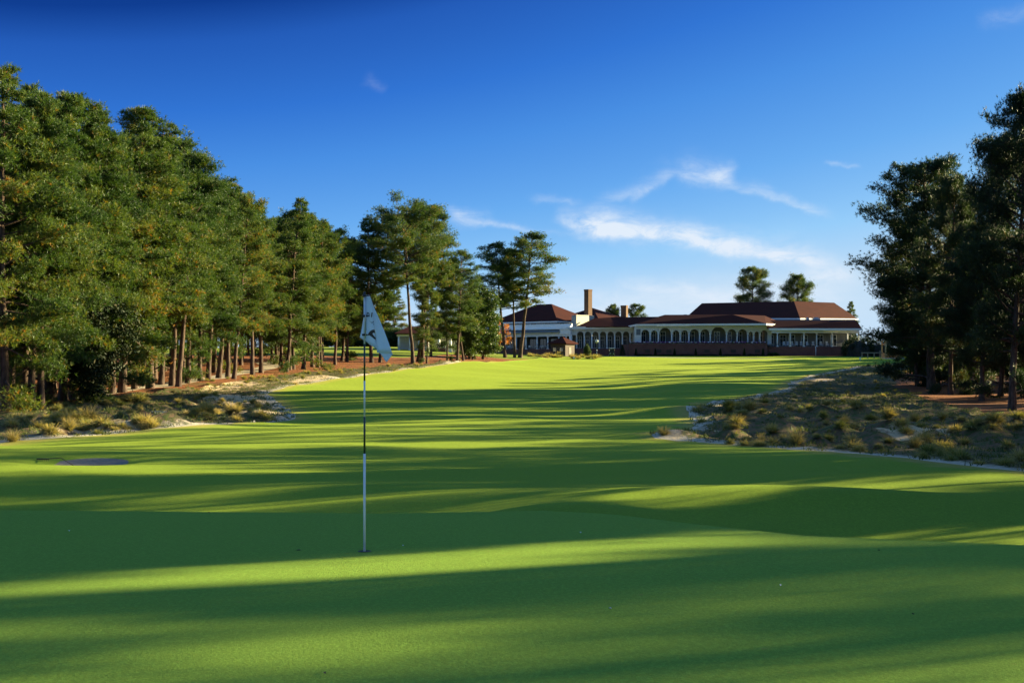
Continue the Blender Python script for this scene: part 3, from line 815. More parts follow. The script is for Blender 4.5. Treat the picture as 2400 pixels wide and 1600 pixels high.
for i, (k, v, x, y, h, rz, w_) in enumerate(SHT):
    if k in ('magnolia', 'cedar'): tree(k, x, y, h, 'unseen bushy evergreen added right of the green to sharpen shadow edges', 'evergreen tree', 'added evergreens beside the green', w_, var=v, rz=rz, name='added_evergreen')  # unseen compact evergreens, added to sharpen the shadow edges on the green
    else: tree(k, x, y, h, 'pine of the wood along the right of the green, outside the view', 'pine tree', 'pines beside the green', w_, var=v, rz=rz)
for i in range(22):
    x = 124+rr.uniform(0, 26); y = -35+i*13+rr.uniform(-4, 4)
    tree('tall', x, y, 22, 'pine of the wood along the right of the green, outside the view', 'pine tree', 'pines beside the green', 1.0)

# ------------------------------------------------------------------ trees behind the roofs
def behind(px, ty, D, h, kind, w, label, var=0):
    x = (px-CX)/F*D; z = hz(x, D); top = EYE+(HY-ty)/F*D
    tree(kind, x, D, top-z, label, 'pine tree', None, w, var=var)
behind(1762, 630, 350, 0, 'dome', 1.0, 'left and larger of two pines rising behind the long right roof', 1)
behind(1870, 648, 352, 0, 'dome', .9, 'right and smaller of two pines rising behind the long right roof', 2)
behind(1436, 716, 350, 0, 'dome', .75, 'small round pine top between the two chimneys', 0)
behind(1490, 714, 352, 0, 'dome', 1.0, 'wide pale pine top just right of the lower chimney', 1)
behind(1995, 706, 352, 0, 'full', .8, 'bushy tree top beyond the right end of the long roof', 0)

# ------------------------------------------------------------------ wiregrass
def clump_proto(seed, h, r, nb, droop=.6):
    rng = np.random.RandomState(seed)
    a = rng.uniform(0, 6.28, nb); r0 = rng.uniform(0, r*.35, nb); tilt = rng.uniform(0, 1, nb)**.8*droop+.05
    L = h*rng.uniform(.55, 1.15, nb)
    base = np.c_[np.cos(a)*r0, np.sin(a)*r0, np.full(nb, -.05)]
    out = np.c_[np.cos(a), np.sin(a), np.zeros(nb)]
    d1 = out*np.sin(tilt)[:, None]+np.array([0, 0, 1])*np.cos(tilt)[:, None]
    t2 = tilt*2.1; d2 = out*np.sin(t2)[:, None]+np.array([0, 0, 1])*np.cos(t2)[:, None]
    mid = base+d1*L[:, None]*.55; tip = mid+d2*L[:, None]*.5
    sd = np.c_[-np.sin(a), np.cos(a), np.zeros(nb)]+rng.normal(0, .5, (nb, 3)); sd /= np.linalg.norm(sd, axis=1)[:, None]
    w = .011
    co = np.stack([base-sd*w, base+sd*w, mid+sd*w, mid-sd*w, mid-sd*w, mid+sd*w, tip+sd*.003, tip-sd*.003], 1).reshape(-1, 3)
    t = rng.uniform(-.12, .12)+.45+rng.normal(0, .18, nb)
    tint = np.repeat(t, 8)+np.tile([-.15,-.15,0,0,0,0,.2,.2], nb)
    return np_mesh('grass_clump', co, 4, np.arange(len(co)), M['wire'], False, {'tint': np.clip(tint, 0, 1)})
CL = [clump_proto(100+i, h, .45, nb, dr) for i, (h, nb, dr) in enumerate([(.62,420,1.0),(.5,340,1.15),(.8,380,.8),(.42,300,1.2),(.58,360,1.05)])]
CLcount = [0]
def clump(x, y, s, label, group):
    i = CLcount[0]; CLcount[0] += 1
    o = obj('wiregrass_clump', CL[i % len(CL)]); o.location = (x, y, hz(x, y)-.01)
    o.rotation_euler = (0, 0, i*1.7); o.scale = (s*.95*(1+.25*math.sin(i*2.3)), s*.95, s*.80*(1+.25*math.sin(i*3.1)))
    tag(o, label, 'grass clump', group); return o
rg = random.Random(9)
LGL = 'wiregrass clump on the sandy ground left of the fairway'; LGG = 'wiregrass clumps left of the fairway'
RGL = 'wiregrass clump on the shaded rough ground right of the fairway'; RGG = 'wiregrass clumps right of the fairway'
big = [(328,945,1.6,'largest tan wiregrass clump, on top of the sandy hummock'),(470,975,1.25,'tall tan clump right of the sandy hummock'),(30,1035,1.0,'bright small clump at the lip of the fairway, far left')]
for bx, by, s, lb in big:
    x, y, z = cast(bx, by); clump(x, y, s, lb, LGG)
zones = [  # bx range, by range, count, scale range
 ((0,230),(985,1018),26,(.8,1.25)),((180,420),(998,1012),18,(.7,1.15)),((230,330),(935,955),10,(.7,1.1)),((430,640),(950,985),30,(.55,1.0)),((440,520),(965,985),8,(.9,1.3)),((120,360),(950,980),16,(.4,.8)),((0,200),(960,985),14,(.5,.9)),
 ((400,700),(905,950),26,(.45,.8)),((480,720),(882,905),24,(.5,.9)),((700,1000),(858,880),26,(.5,.9)),((960,1140),(846,858),10,(.5,.9))]
def scatter(zones, label, group):
    for (x0, x1), (y0, y1), n, (s0, s1) in zones:
        k = 0; tr_ = 0
        while k < n and tr_ < n*20:
            tr_ += 1
            x, y, z = cast(rg.uniform(x0, x1), rg.uniform(y0, y1), 40.)
            p = np.array([[x, y]])
            if inpoly_np(p, FAIR)[0] or inpoly_np(p, PATH)[0]: continue
            clump(x, y, rg.uniform(s0, s1), label, group); k += 1
scatter(zones, LGL, LGG)
for bx, by, s, lb in [(2008,953,1.4,'lone sunlit clump with tall tan plumes in the right rough'),(1556,1020,.8,'small sunlit clump on the sandy tip right of the fairway'),(1636,965,1.6,'tall dark green clump on the corner of the right rough')]:
    x, y, z = cast(bx, by); clump(x, y, s, lb, RGG)
scatter([((1640,1760),(950,1000),12,(.7,1.3)),((1700,2400),(1030,1090),44,(.5,1.05)),((1700,2150),(980,1025),26,(.4,.9)),((2100,2400),(975,1020),22,(.5,1.1)),((1850,2100),(890,950),18,(.5,.9)),((1700,1900),(940,970),10,(.6,1.)),((2030,2180),(850,875),10,(.8,1.2))], RGL, RGG)
for i in range(34):
    px = rg.uniform(1236, 1400); D = rg.uniform(268, 281); x = (px-CX)/F*D
    clump(x, D, rg.uniform(1.2, 2.1), 'tall yellowing grass clump in the bed before the wooden hut', 'grass clumps in the bed before the hut')
# low weeds and seedlings over the sandy ground: nobody could count them
def ground_cover():
    rng = np.random.RandomState(4); P = []
    for poly, n in ((WL, 5200), (WR, 7000)):
        a = np.array(poly); lo = a.min(0); hi = a.max(0); got = []
        while sum(len(g) for g in got) < n:
            q = rng.uniform(lo, hi, (n*3, 2)); q = q[inpoly_np(q, poly)]; q = q[~inpoly_np(q, FAIR)]
            cl = np.sin(q[:, 0]*.9+1.3*np.sin(q[:, 1]*.35))*np.cos(q[:, 1]*.45+q[:, 0]*.2)
            q = q[cl > rng.uniform(-1.1, .7, len(q))]; got.append(q)
        P.append(np.concatenate(got)[:n])
    P = np.concatenate(P); z = height(P[:, 0], P[:, 1])
    Kb = 9; c = np.repeat(np.c_[P, z], Kb, 0)+rng.normal(0, 1, (len(P)*Kb, 3))*np.array([.14, .14, 0])
    n = len(c); d = rng.normal(0, .55, (n, 3))+np.array([0, 0, 1.]); d /= np.linalg.norm(d, axis=1)[:, None]
    co = ribbons(c-np.array([0, 0, .02]), d, np.repeat(rng.uniform(.08, .3, len(P)), Kb)*rng.uniform(.6, 1.2, n), rng.uniform(.03, .06, n), rng)
    t = np.repeat(np.repeat(rng.uniform(.1, .8, len(P)), Kb), 3)
    tag(obj('ground_cover', np_mesh('ground_cover', co, 3, np.arange(len(co)), M['weed'], False, {'tint': t})), 'low weeds and seedlings scattered over the sandy ground', 'ground cover', None, 'stuff')
ground_cover()
# ------------------------------------------------------------------ clubhouse
def V(px, py, D): return ((px-CX)/F*D, D, EYE-(py-HY)/F*D)
def ZZ(py, D): return EYE-(py-HY)/F*D
def XX(px, D): return (px-CX)/F*D
club = empty('clubhouse', (XX(1600, 300), 304, hz(XX(1600, 300), 304)), 'long white clubhouse with maroon hipped roofs, arcades and brick terrace', 'clubhouse')
def cpart(mb, name, mat, parent=None):
    o = mb.build(name, mat)
    if parent is None:
        o.parent = club; o.matrix_parent_inverse = Matrix.Translation(-Vector(club.location))
    else:
        o.parent = parent
    return o
G0 = 2.8
def arch_wall(mb, xs, z0, zs, zt, y0, y1):
    """xs: list of (x_left, x_right) openings in order; solid spandrels above springing zs, to zt"""
    for (a, b) in xs:
        r = (b-a)/2; cxx = (a+b)/2; rise = min(r*1.02, zt-zs-.25); n = 12
        arc = [(cxx-r*math.cos(math.pi*k/n), zs+rise*math.sin(math.pi*k/n)) for k in range(n+1)]
        # left and right halves as closed prisms
        half = n//2
        L = arc[:half+1]+[(cxx, zt), (a, zt)]
        Rr = arc[half:]+[(b, zt), (cxx, zt)]
        mb.prism(L, y0, y1); mb.prism(Rr, y0, y1)
def column(x, y, z0, z1, r=.16, parent=None):
    mb = MB(); mb.tube([(x, y, z0+.22), (x, y, (z0+z1)/2), (x, y, z1-.2)], [r, r*.97, r*.85], 12)
    mb.box(x-r*1.45, x+r*1.45, y-r*1.45, y+r*1.45, z0, z0+.14); mb.tube([(x, y, z0+.14), (x, y, z0+.22)], [r*1.35, r*1.1], 12)
    mb.tube([(x, y, z1-.2), (x, y, z1-.12)], [r*.9, r*1.3], 12); mb.box(x-r*1.4, x+r*1.4, y-r*1.4, y+r*1.4, z1-.12, z1-.002)
    return cpart(mb, 'column', M['white'])
def window(x0, x1, y, z0, z1, mull=2, arched=False):
    fr = MB(); t = .09
    fr.box(x0, x0+t, y-.07, y+.05, z0, z1); fr.box(x1-t, x1, y-.07, y+.05, z0, z1)
    fr.box(x0+t, x1-t, y-.07, y+.05, z1-t, z1); fr.box(x0+t, x1-t, y-.09, y+.05, z0, z0+t)
    for k in range(1, mull):
        xm = x0+(x1-x0)*k/mull; fr.box(xm-.03, xm+.03, y-.05, y+.03, z0+t, z1-t)
    zm = z0+(z1-z0)*.68; fr.box(x0+t, x1-t, y-.045, y+.025, zm-.03, zm+.03)
    f = cpart(fr, 'window', M['white'])
    g = MB(); g.box(x0+t, x1-t, y-.01, y+.01, z0+t, z1-t)
    go = cpart(g, 'pane', M['glass'], f); go.matrix_parent_inverse = Matrix.Identity(4)
    return f
M['dull_stucco'] = plain('dull_cream_stucco', (.34,.34,.29), .85, .12, 1.)  # duller and darker than the cream walls
M['shade_wall'] = plain('shaded_porch_wall', (.16,.165,.15), .85, .08, 1.)  # shade inside the arcades and right porch put into the wall colour
M['deep_shade_wall'] = plain('deep_shade_porch_wall', (.035,.04,.04), .85, .1, 1.)  # deep shade of the left porch put into its back wall colour
# --- centre bay: big arcade on the brick terrace
YB = 300.
cols = [1523.6,1543,1574.4,1594.1,1614.6,1639.8,1664.6,1702.8,1727.6,1752.6,1766.3,1780.6]
cx_ = [XX(c, YB) for c in cols]; xl = XX(1503, YB); xr = XX(1799, YB)
zfl = ZZ(806, YB); zs = ZZ(782, YB); zt = ZZ(763.5, YB); zar = ZZ(770, YB)
w = .20
bay = MB()
edges = [xl]+cx_+[xr]
ops = []
for i in range(len(edges)-1):
    a = edges[i]+(w if i else .0); b = edges[i+1]-(w if i < len(edges)-2 else 0)
    ops.append((a, b))
arch_wall(bay, ops, zfl, zs, zt, YB-.22, YB+.22)
for c in cx_: bay.box(c-w, c+w, YB-.22, YB+.22, zs-.002, zt)
bay.box(XX(1487.5, YB), xl, YB-.25, YB+.25, zfl, zt)       # left pier
bay.box(xr, XX(1808, YB), YB-.25, YB+.25, G0, zt)
bay.box(XX(1487.5, YB), XX(1487.5, YB)+.4, YB+.25, YB+6, zfl, zt)
cpart(bay, 'arcade_wall', M['cream'])
for c in cx_: column(c, YB, zfl, zs-.004, .17)
louv = MB(); louv.box(XX(1491, YB), XX(1501, YB), YB-.30, YB-.252, ZZ(785, YB), ZZ(771, YB)); cpart(louv, 'shutter', M['awning'])
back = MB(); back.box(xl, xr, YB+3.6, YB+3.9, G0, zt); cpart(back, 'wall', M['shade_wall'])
for i, (a, b) in enumerate(ops):
    m_ = (a+b)/2; ww = min(1.3, (b-a)*.62)
    window(m_-ww/2+(.25 if i % 3 == 1 else -.1), m_+ww/2+(.25 if i % 3 == 1 else -.1), YB+3.53, zfl+.1, ZZ(776, YB), 2)
fl = MB(); fl.box(XX(1487.5, YB), XX(1808, YB), YB-3.4, YB+3.6, zfl-.3, zfl); cpart(fl, 'terrace_floor', M['asphalt'])
ceil = MB(); ceil.box(xl, xr, YB+.222, YB+3.6, zt-.12, zt-.004); cpart(ceil, 'ceiling', M['white'])
# brick terrace wall
YT = 296.5
bw = MB(); bw.box(XX(1474, YT), XX(1798, YT), YT, YT+.35, G0-1.2, ZZ(806.5, YT))
bw.prism([(0,0),(0,0),(0,0)], 0, 0) if False else None
a0 = XX(1474, YT); 
bw.add([(a0,YT,G0-1.2),(a0,YT,ZZ(806.5,YT)),(a0-1.2,YT+6,ZZ(806.5,YT)),(a0-1.2,YT+6,G0-1.2),(a0,YT+.35,G0-1.2),(a0,YT+.35,ZZ(806.5,YT)),(a0-.85,YT+6,ZZ(806.5,YT)),(a0-.85,YT+6,G0-1.2)], [(0,1,2,3),(4,7,6,5),(1,5,6,2),(0,4,5,1),(3,2,6,7)])
bw.box(XX(1797, YT), XX(1797, YT)+.35, YT+.35, YT+4, G0-1.2, ZZ(806.5, YT))
cpart(bw, 'terrace_wall', M['brick'])
cap = MB(); cap.box(a0-.05, XX(1798, YT)+.05, YT-.06, YT+.42, ZZ(806.5, YT)+.003, ZZ(805.4, YT)); cpart(cap, 'wall_cap', M['brick'])
for px in (1517,1544,1568,1657,1719,1775):
    v = MB(); v.box(XX(px-6, YT), XX(px+6, YT), YT-.035, YT-.003, ZZ(826, YT), ZZ(818.5, YT))
    for k in range(5): v.box(XX(px-6, YT), XX(px+6, YT), YT-.06, YT-.036, ZZ(826, YT)+.12*k+.05, ZZ(826, YT)+.12*k+.09)
    cpart(v, 'wall_vent', M['brownwood'])
# roofs
def roof_part(mb, name='roof'): return cpart(mb, name, M['roof'])
def slab(mb, pts, th=.18):
    pts = [Vector(p) for p in pts]; n = len(pts)
    mb.add([tuple(p) for p in pts]+[(p.x, p.y, p.z-th) for p in pts], [tuple(range(n)), tuple(range(2*n-1, n-1, -1))]+[(i, i+n, (i+1) % n+n, (i+1) % n) for i in range(n)])
def Rz(px, py, D): return Vector(V(px, py, D))
YE = 298.6
rb = MB()
e0 = Rz(1493, 759.3, 299.3); e1 = Rz(1795, 757.6, 296.9); e2 = Rz(1842, 761.0, YE+4.5)
h0 = Rz(1558, 737.6, 305.5); h1 = Rz(1717, 737, 301.8); h2 = Rz(1792, 739.5, 307)
slab(rb, [e0, e1, h1, h0]); slab(rb, [e1, e2, h2, h1])
e3 = Rz(1466, 764.5, YE+4.4); slab(rb, [e3, e0, h0, Rz(1546, 741, 309)])
slab(rb, [h0, h1, Rz(1717, 739, 311), Rz(1558, 739, 311)]); slab(rb, [h1, h2, Rz(1792, 742, 312), Rz(1717, 741, 311)])
roof_part(rb)
def fascia(pts, h=.42, th=.10, name='cornice'):
    mb = MB()
    for a, b in zip(pts[:-1], pts[1:]):
        a = Vector(a); b = Vector(b); d = (b-a); d.z = 0; d.normalize(); n = Vector((d.y, -d.x, 0))*th
        for (zo, hh, k) in ((-.02, h*.5, 1.5), (-.02-h*.5-.003, h*.5, 1.)):
            q = [a+Vector((0,0,zo)), b+Vector((0,0,zo))]
            mb.add([tuple(q[0]+n*k), tuple(q[1]+n*k), tuple(q[1]-n*.2), tuple(q[0]-n*.2)]+[tuple(p-Vector((0,0,hh))) for p in (q[0]+n*k, q[1]+n*k, q[1]-n*.2, q[0]-n*.2)],
                   [(0,1,2,3),(7,6,5,4),(0,4,5,1),(1,5,6,2),(2,6,7,3),(3,7,4,0)])
    return cpart(mb, name, M['white'])
fascia([e3, e0, e1, e2], .4)
sof = MB(); sof.add([tuple(p-Vector((0,0,.44))) for p in (e3, e0, e1, e2)]+[(e2.x,305,e2.z-.44),(e3.x,305,e3.z-.44)], [(0,1,2,3,4,5)]); cpart(sof, 'soffit', M['white'])
# --- left arcade
YL = 303.5
lc = [1369.2,1386.8,1404.5,1422.3,1440.4,1458.5,1476.7]
lx = [XX(c, YL) for c in lc]; x0 = XX(1352.5, YL); x1 = XX(1489, YL)
zf2 = ZZ(816.5, YL); zs2 = ZZ(784.5, YL); zt2 = ZZ(769.5, YL)
la = MB(); eg = [x0]+lx+[x1]; ops2 = [(eg[i]+(.16 if i else 0), eg[i+1]-(.16 if i < len(eg)-2 else 0)) for i in range(len(eg)-1)]
arch_wall(la, ops2, zf2, zs2, zt2, YL-.2, YL+.2)
for c in lx: la.box(c-.16, c+.16, YL-.2, YL+.2, zs2-.002, zt2)
la.box(XX(1350, YL), x0, YL-.23, YL+.23, zf2, zt2); la.box(XX(1339, YL), XX(1350, YL), YL-.2, YL+.2, ZZ(785, YL), zt2)
cpart(la, 'arcade_wall', M['cream'])
for c in lx: column(c, YL, zf2, zs2-.004, .14)
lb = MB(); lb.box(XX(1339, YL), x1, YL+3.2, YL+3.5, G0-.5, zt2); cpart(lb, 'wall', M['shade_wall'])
for i, (a, b) in enumerate(ops2):
    m_ = (a+b)/2; window(m_-.5, m_+.5, YL+3.13, zf2+.05, ZZ(787, YL), 2)
lf = MB(); lf.box(XX(1339, YL), x1, YL-.6, YL+3.2, G0-1, zf2); cpart(lf, 'brick_base', M['brick'])
rail = MB()
for a, b in ops2[:-1]:
    rail.box(a+.02, b-.02, YL-.03, YL+.03, zf2+.9, zf2+.95)
    k = a+.15
    while k < b-.1: rail.tube([(k, YL, zf2), (k, YL, zf2+.9)], .018, 4); k += .16
cpart(rail, 'railing', M['black'])
lr = MB(); f0 = Rz(1351, 765.5, YL-.8); f1 = Rz(1492, 765.0, YL-2.2); g0 = Rz(1392, 746, YL+4.2); g1 = Rz(1432, 743.5, YL+4.6); g2 = Rz(1548, 742, YL+1.8)
slab(lr, [f0, f1, g2, g1, g0]); slab(lr, [g1, g2, Rz(1546, 745, YL+12), Rz(1432, 746, YL+12)]); roof_part(lr)
fascia([Rz(1327, 766, YL-1.2), f0, Rz(1483, 764.9, YL-1.2)], .55)
lw = MB(); lw.box(XX(1392, YL), XX(1548, YL), YL+8.2, YL+20, G0, ZZ(748, YL+8)); cpart(lw, 'wall', M['cream'])
# parapet box and chimneys
pb = MB(); D_ = 306
p0 = Rz(1339.6, 740.5, D_+3); p1 = Rz(1351, 739.2, D_-1); p2 = Rz(1392.5, 741, D_+5); p3 = Rz(1380, 741, D_+9)
def wallprism(mb, pts, z0):
    n = len(pts); mb.add([tuple(p) for p in pts]+[(p.x, p.y, z0) for p in pts], [tuple(range(n)), tuple(range(2*n-1, n-1, -1))]+[(i, i+n, (i+1) % n+n, (i+1) % n) for i in range(n)])
wallprism(pb, [p0, p1, p2, p3], ZZ(768, D_)); cpart(pb, 'parapet', M['dull_stucco'])
pc = MB(); wallprism(pc, [p+Vector((0,0,.16))+(p-(p0+p2)/2)*.02 for p in (p0, p1, p2, p3)], p1.z+.12); cpart(pc, 'parapet_cap', M['white'])
def chimney(pl, pm, pr, top, D, z0):
    mb = MB(); a = Vector((XX(pl, D+.7), D+.7, 0)); b = Vector((XX(pm, D), D, 0)); c = Vector((XX(pr, D+.9), D+.9, 0)); d = a+c-b
    zt_ = ZZ(top, D)
    wallprism(mb, [Vector((q.x, q.y, zt_)) for q in (a, b, c, d)], z0)
    cen = (a+c)/2
    wallprism(mb, [Vector((cen.x+(q.x-cen.x)*1.08, cen.y+(q.y-cen.y)*1.08, zt_+.12)) for q in (a, b, c, d)], zt_-.25)
    return cpart(mb, 'chimney', M['brick_tan'])
chimney(1369, 1379, 1387.8, 679, 312, 8); chimney(1455, 1467.5, 1471.8, 716.5, 313, 8)
# --- left wing, turned 40 degrees
PH = R(40); ux = Vector((math.cos(PH), -math.sin(PH), 0)); bk = Vector((math.sin(PH), math.cos(PH), 0))
def frame(px, D):
    o = Vector((XX(px, D), D, 0))
    return lambda u, v, z: tuple(o+ux*u+bk*v+Vector((0, 0, z)))
def u_of(fr, px, v=0):
    lo, hi = -60., 30.
    for _ in range(50):
        m_ = (lo+hi)/2; p = fr(m_, v, 0)
        if CX+F*p[0]/p[1] < px: lo = m_
        else: hi = m_
    return lo
LP = frame(1339.5, 303)
def zat(fr, u, v, py): return ZZ(py, fr(u, v, 0)[1])
zb = ZZ(817.5, 303); zbeam = ZZ(787.5, 303); ztb = ZZ(771.5, 303)
uL = u_of(LP, 1140)
b1 = MB(); b1.box(uL, 0, -.2, .2, zbeam, ZZ(778, 303), LP); b1.box(uL, -3.2, -.25, .25, ZZ(778,303)+.003, ztb-.003, LP); b1.box(-3.2, 0, -.5, .3, zbeam+.5, ZZ(764, 303), LP); b1.box(-.45, 0, -.3, .3, zb, zbeam, LP); cpart(b1, 'porch_beam', M['white'])
aw = MB(); aw.add([LP(uL,-.3,ZZ(771.4,303)),LP(-3.2,-.3,ZZ(771.4,303)),LP(-3.2,-1.1,ZZ(778.,303)),LP(uL,-1.1,ZZ(778.,303))]+[LP(uL,-.3,ZZ(771.4,303)-.06),LP(-3.2,-.3,ZZ(771.4,303)-.06),LP(-3.2,-1.1,ZZ(778.,303)-.06),LP(uL,-1.1,ZZ(778.,303)-.06)], [(0,1,2,3),(7,6,5,4),(0,4,5,1),(1,5,6,2),(2,6,7,3),(3,7,4,0)]); cpart(aw, 'awning', M['awning'])
for px in (1161,1185.3,1210,1233.2,1259,1284,1310,1327):
    u = u_of(LP, px); p = LP(u, 0, 0); column(p[0], p[1], zb, zbeam-.004, .2)
b2 = MB(); b2.box(uL, .0, 4.6, 4.9, G0, ZZ(758, 303), LP); cpart(b2, 'wall', M['deep_shade_wall'])
for px in (1172,1198,1222,1246,1271,1296):
    u = u_of(LP, px); 
    g = MB(); g.box(u-.9, u+.9, 4.50, 4.57, zb+.3, zbeam-.5, LP); g.box(u-.06, u+.06, 4.44, 4.495, zb+.3, zbeam-.5, LP)
    cpart(g, 'window', M['glass'])
b3 = MB(); b3.box(uL, .2, -.5, 4.6, G0-1.2, zb, LP); cpart(b3, 'brick_base', M['brick'])
b4 = MB(); b4.box(uL, .4, -.7, 4.6, ZZ(771.2, 303), ZZ(769, 303), LP); cpart(b4, 'cornice', M['white'])
b5 = MB(); b5.box(uL, 0, .1, .4, ZZ(768.8, 303), ZZ(758.3, 303), LP); cpart(b5, 'parapet', M['white'])
b6 = MB(); b6.box(uL, 0, .402, 4.6, ZZ(766, 303), ZZ(765.6, 303), LP); cpart(b6, 'porch_roof', M['awning'])
# upper block: roof corner at 1305.8
RF = frame(1305.8, 308.5); ze = ZZ(750.2, 308.5); uE = u_of(RF, 1178)
blk = MB(); blk.box(uE+.6, -.6, .7, 15.4, ZZ(767, 303), ze-.05, RF); cpart(blk, 'wall', M['cream'])
for px in (1211,1251,1284):
    u = u_of(RF, px, .7); fr_ = MB(); fr_.box(u-.95, u+.95, .62, .695, ze-1.35, ze-.55, RF); f_ = cpart(fr_, 'window', M['white'])
    g = MB(); g.box(u-.8, u+.8, .60, .615, ze-1.25, ze-.65, RF); go = cpart(g, 'pane', M['glass'], f_); go.matrix_parent_inverse = Matrix.Identity(4)
for v_ in (2.6,):
    fr_ = MB(); fr_.box(-.595, -.52, v_-1, v_+1, ze-1.35, ze-.55, RF); f_ = cpart(fr_, 'window', M['white'])
    g = MB(); g.box(-.515, -.50, v_-.85, v_+.85, ze-1.25, ze-.65, RF); go = cpart(g, 'pane', M['glass'], f_); go.matrix_parent_inverse = Matrix.Identity(4)
def hip(fr, u0, u1, v0, v1, ze_, zr, ridge_v=None):
    d = (v1-v0)/2; mb = MB(); c = [fr(u0,v0,ze_), fr(u1,v0,ze_), fr(u1,v1,ze_), fr(u0,v1,ze_)]; r0 = fr(u0+d,v0+d,zr); r1 = fr(u1-d,v0+d,zr)
    mb.add(c+[r0, r1]+[(p[0],p[1],p[2]-.2) for p in c], [(0,1,5,4),(1,2,5),(2,3,4,5),(3,0,4),(6,7,1,0),(7,8,2,1),(8,9,3,2),(9,6,0,3),(9,8,7,6)])
    o = roof_part(mb)
    f = MB(); f.box(u0-.05, u1+.05, v0-.08, v0-.003, ze_-.5, ze_-.21, fr); f.box(u1+.003, u1+.08, v0-.08, v1, ze_-.5, ze_-.21, fr); f.box(u0, u1, v0-.003, v0+.8, ze_-.5, ze_-.45, fr)
    cpart(f, 'cornice', M['white'])
    return o
hip(RF, uE-4, 0, 0, 16.2, ze, ZZ(707.8, 309.7))
v1_ = MB(); pv = RF(-12.8, 8.1, 0); v1_.box(pv[0]-.3, pv[0]+.3, pv[1]-.3, pv[1]+.3, ZZ(710, 320), ZZ(703, 320)); cpart(v1_, 'chimney', M['brick_tan'])
R2 = frame(1402, 322); hip(R2, u_of(R2, 1300), 0, 0, 14, ZZ(745, 322), ZZ(717.5, 322))
w2 = MB(); w2.box(u_of(R2, 1305), -.8, .8, 13, G0, ZZ(746, 322), R2); cpart(w2, 'wall', M['cream'])
R3 = frame(1418, 324); hip(R3, -16, 3.5, .5, 20, ZZ(752, 324), ZZ(733, 324))
w3 = MB(); w3.box(-15, 2.7, 1.3, 19, G0, ZZ(753, 324), R3); cpart(w3, 'wall', M['cream'])
# --- long right roof
mr = MB()
A0 = Rz(1606, 745, 334); A1 = Rz(1875, 745.5, 313); A2 = Rz(2010, 746.5, 331)
r0 = Rz(1645, 710.5, 342); r1 = Rz(1861, 706, 326); r2 = Rz(1955, 709.2, 337)
B0 = Rz(1660, 744, 352); B2 = Rz(1945, 744, 352)
slab(mr, [A0, A1, r1, r0]); slab(mr, [A1, A2, r2, r1]); slab(mr, [A0, r0, B0]); slab(mr, [r0, r1, Rz(1850, 744, 350), B0]); slab(mr, [r1, r2, B2, Rz(1850, 744, 350)]); slab(mr, [r2, A2, B2])
roof_part(mr); fascia([A0, A1, A2], .35)
mw = MB(); wallprism(mw, [A0+Vector((1.5,2,-.5)), A1+Vector((0,1.6,-.5)), A2+Vector((-1.5,1.5,-.5)), B2+Vector((0,-1,-.5)), B0+Vector((1,-1,-.5))], G0); cpart(mw, 'wall', M['cream'])
for px, wd in ((1607, 5),(1618, 3),(1893, 3.5),(1914, 9)):
    D = 311.; u_ = MB(); z_ = ZZ(742.5 if px < 1700 else 749, D)
    u_.box(XX(px-wd, D), XX(px+wd, D), D, D+1.4, z_-1.4, z_+.35); u_.box(XX(px-wd*.6, D), XX(px+wd*.6, D), D+.2, D+1.1, z_+.353, z_+.6); cpart(u_, 'roof_vent_unit', M['steel'])
fl2 = MB(); fl2.box(XX(1545, 309), XX(2006, 309), 309.2, 330, ZZ(752, 309), ZZ(748.5, 309)); cpart(fl2, 'flat_roof', M['asphalt'])
# --- right porch
YR = 297.8
rc = [1822,1852,1884,1914,1950,1986]
zf3 = ZZ(812.3, YR); zb3 = ZZ(780.3, YR); 
pw = MB(); pw.box(XX(1808.5, YR), XX(2014, YR), YR-.2, YR+.2, zb3, ZZ(771.5, YR)); cpart(pw, 'porch_beam', M['white'])
for c in rc+[2012]: column(XX(c, YR), YR, zf3, zb3-.004, .17)
pk = MB(); pk.box(XX(1799, YR), XX(2016, YR), YR+3.4, YR+3.7, G0, ZZ(771, YR)); cpart(pk, 'wall', M['shade_wall'])
for px in (1812,1842,1863,1893,1930,1962,2003): window(XX(px, YR)-.75, XX(px, YR)+.75, YR+3.33, zf3+.15, ZZ(784, YR), 2)
pbk = MB(); pbk.box(XX(1799, YR)+.05, XX(2016, YR), YR-.4, YR+3.4, G0-1.2, zf3); cpart(pbk, 'brick_base', M['brick'])
pr = MB(); s0 = Rz(1797, 768.5, YR-.6); s1 = Rz(2020, 769.3, YR-2.6); slab(pr, [s0, s1, Rz(2008, 752, YR+1.2), Rz(1800, 751, YR+4.6)]); slab(pr, [Rz(1800, 751, YR+4.6), Rz(2008, 752, YR+1.2), Rz(2008, 754, YR+12), Rz(1800, 753, YR+12)]); roof_part(pr)
fascia([Rz(1802, 768.9, YR-.65), s1], .45)
rail2 = MB()
for a, b in zip(rc[:-1], rc[1:]):
    a = XX(a, YR)+.2; b = XX(b, YR)-.2; rail2.box(a, b, YR-.03, YR+.03, zf3+.85, zf3+.9); k = a+.1
    while k < b: rail2.tube([(k, YR, zf3), (k, YR, zf3+.85)], .015, 4); k += .18
cpart(rail2, 'railing', M['awning'])
dp = MB(); xx = XX(1910, YR); dp.tube([(xx, YR-.5, zf3+.05), (xx+.1, YR-.5, zf3-.6), (xx+.05, YR-.5, ZZ(833, YR))], .09, 8); cpart(dp, 'downspout', M['white'])
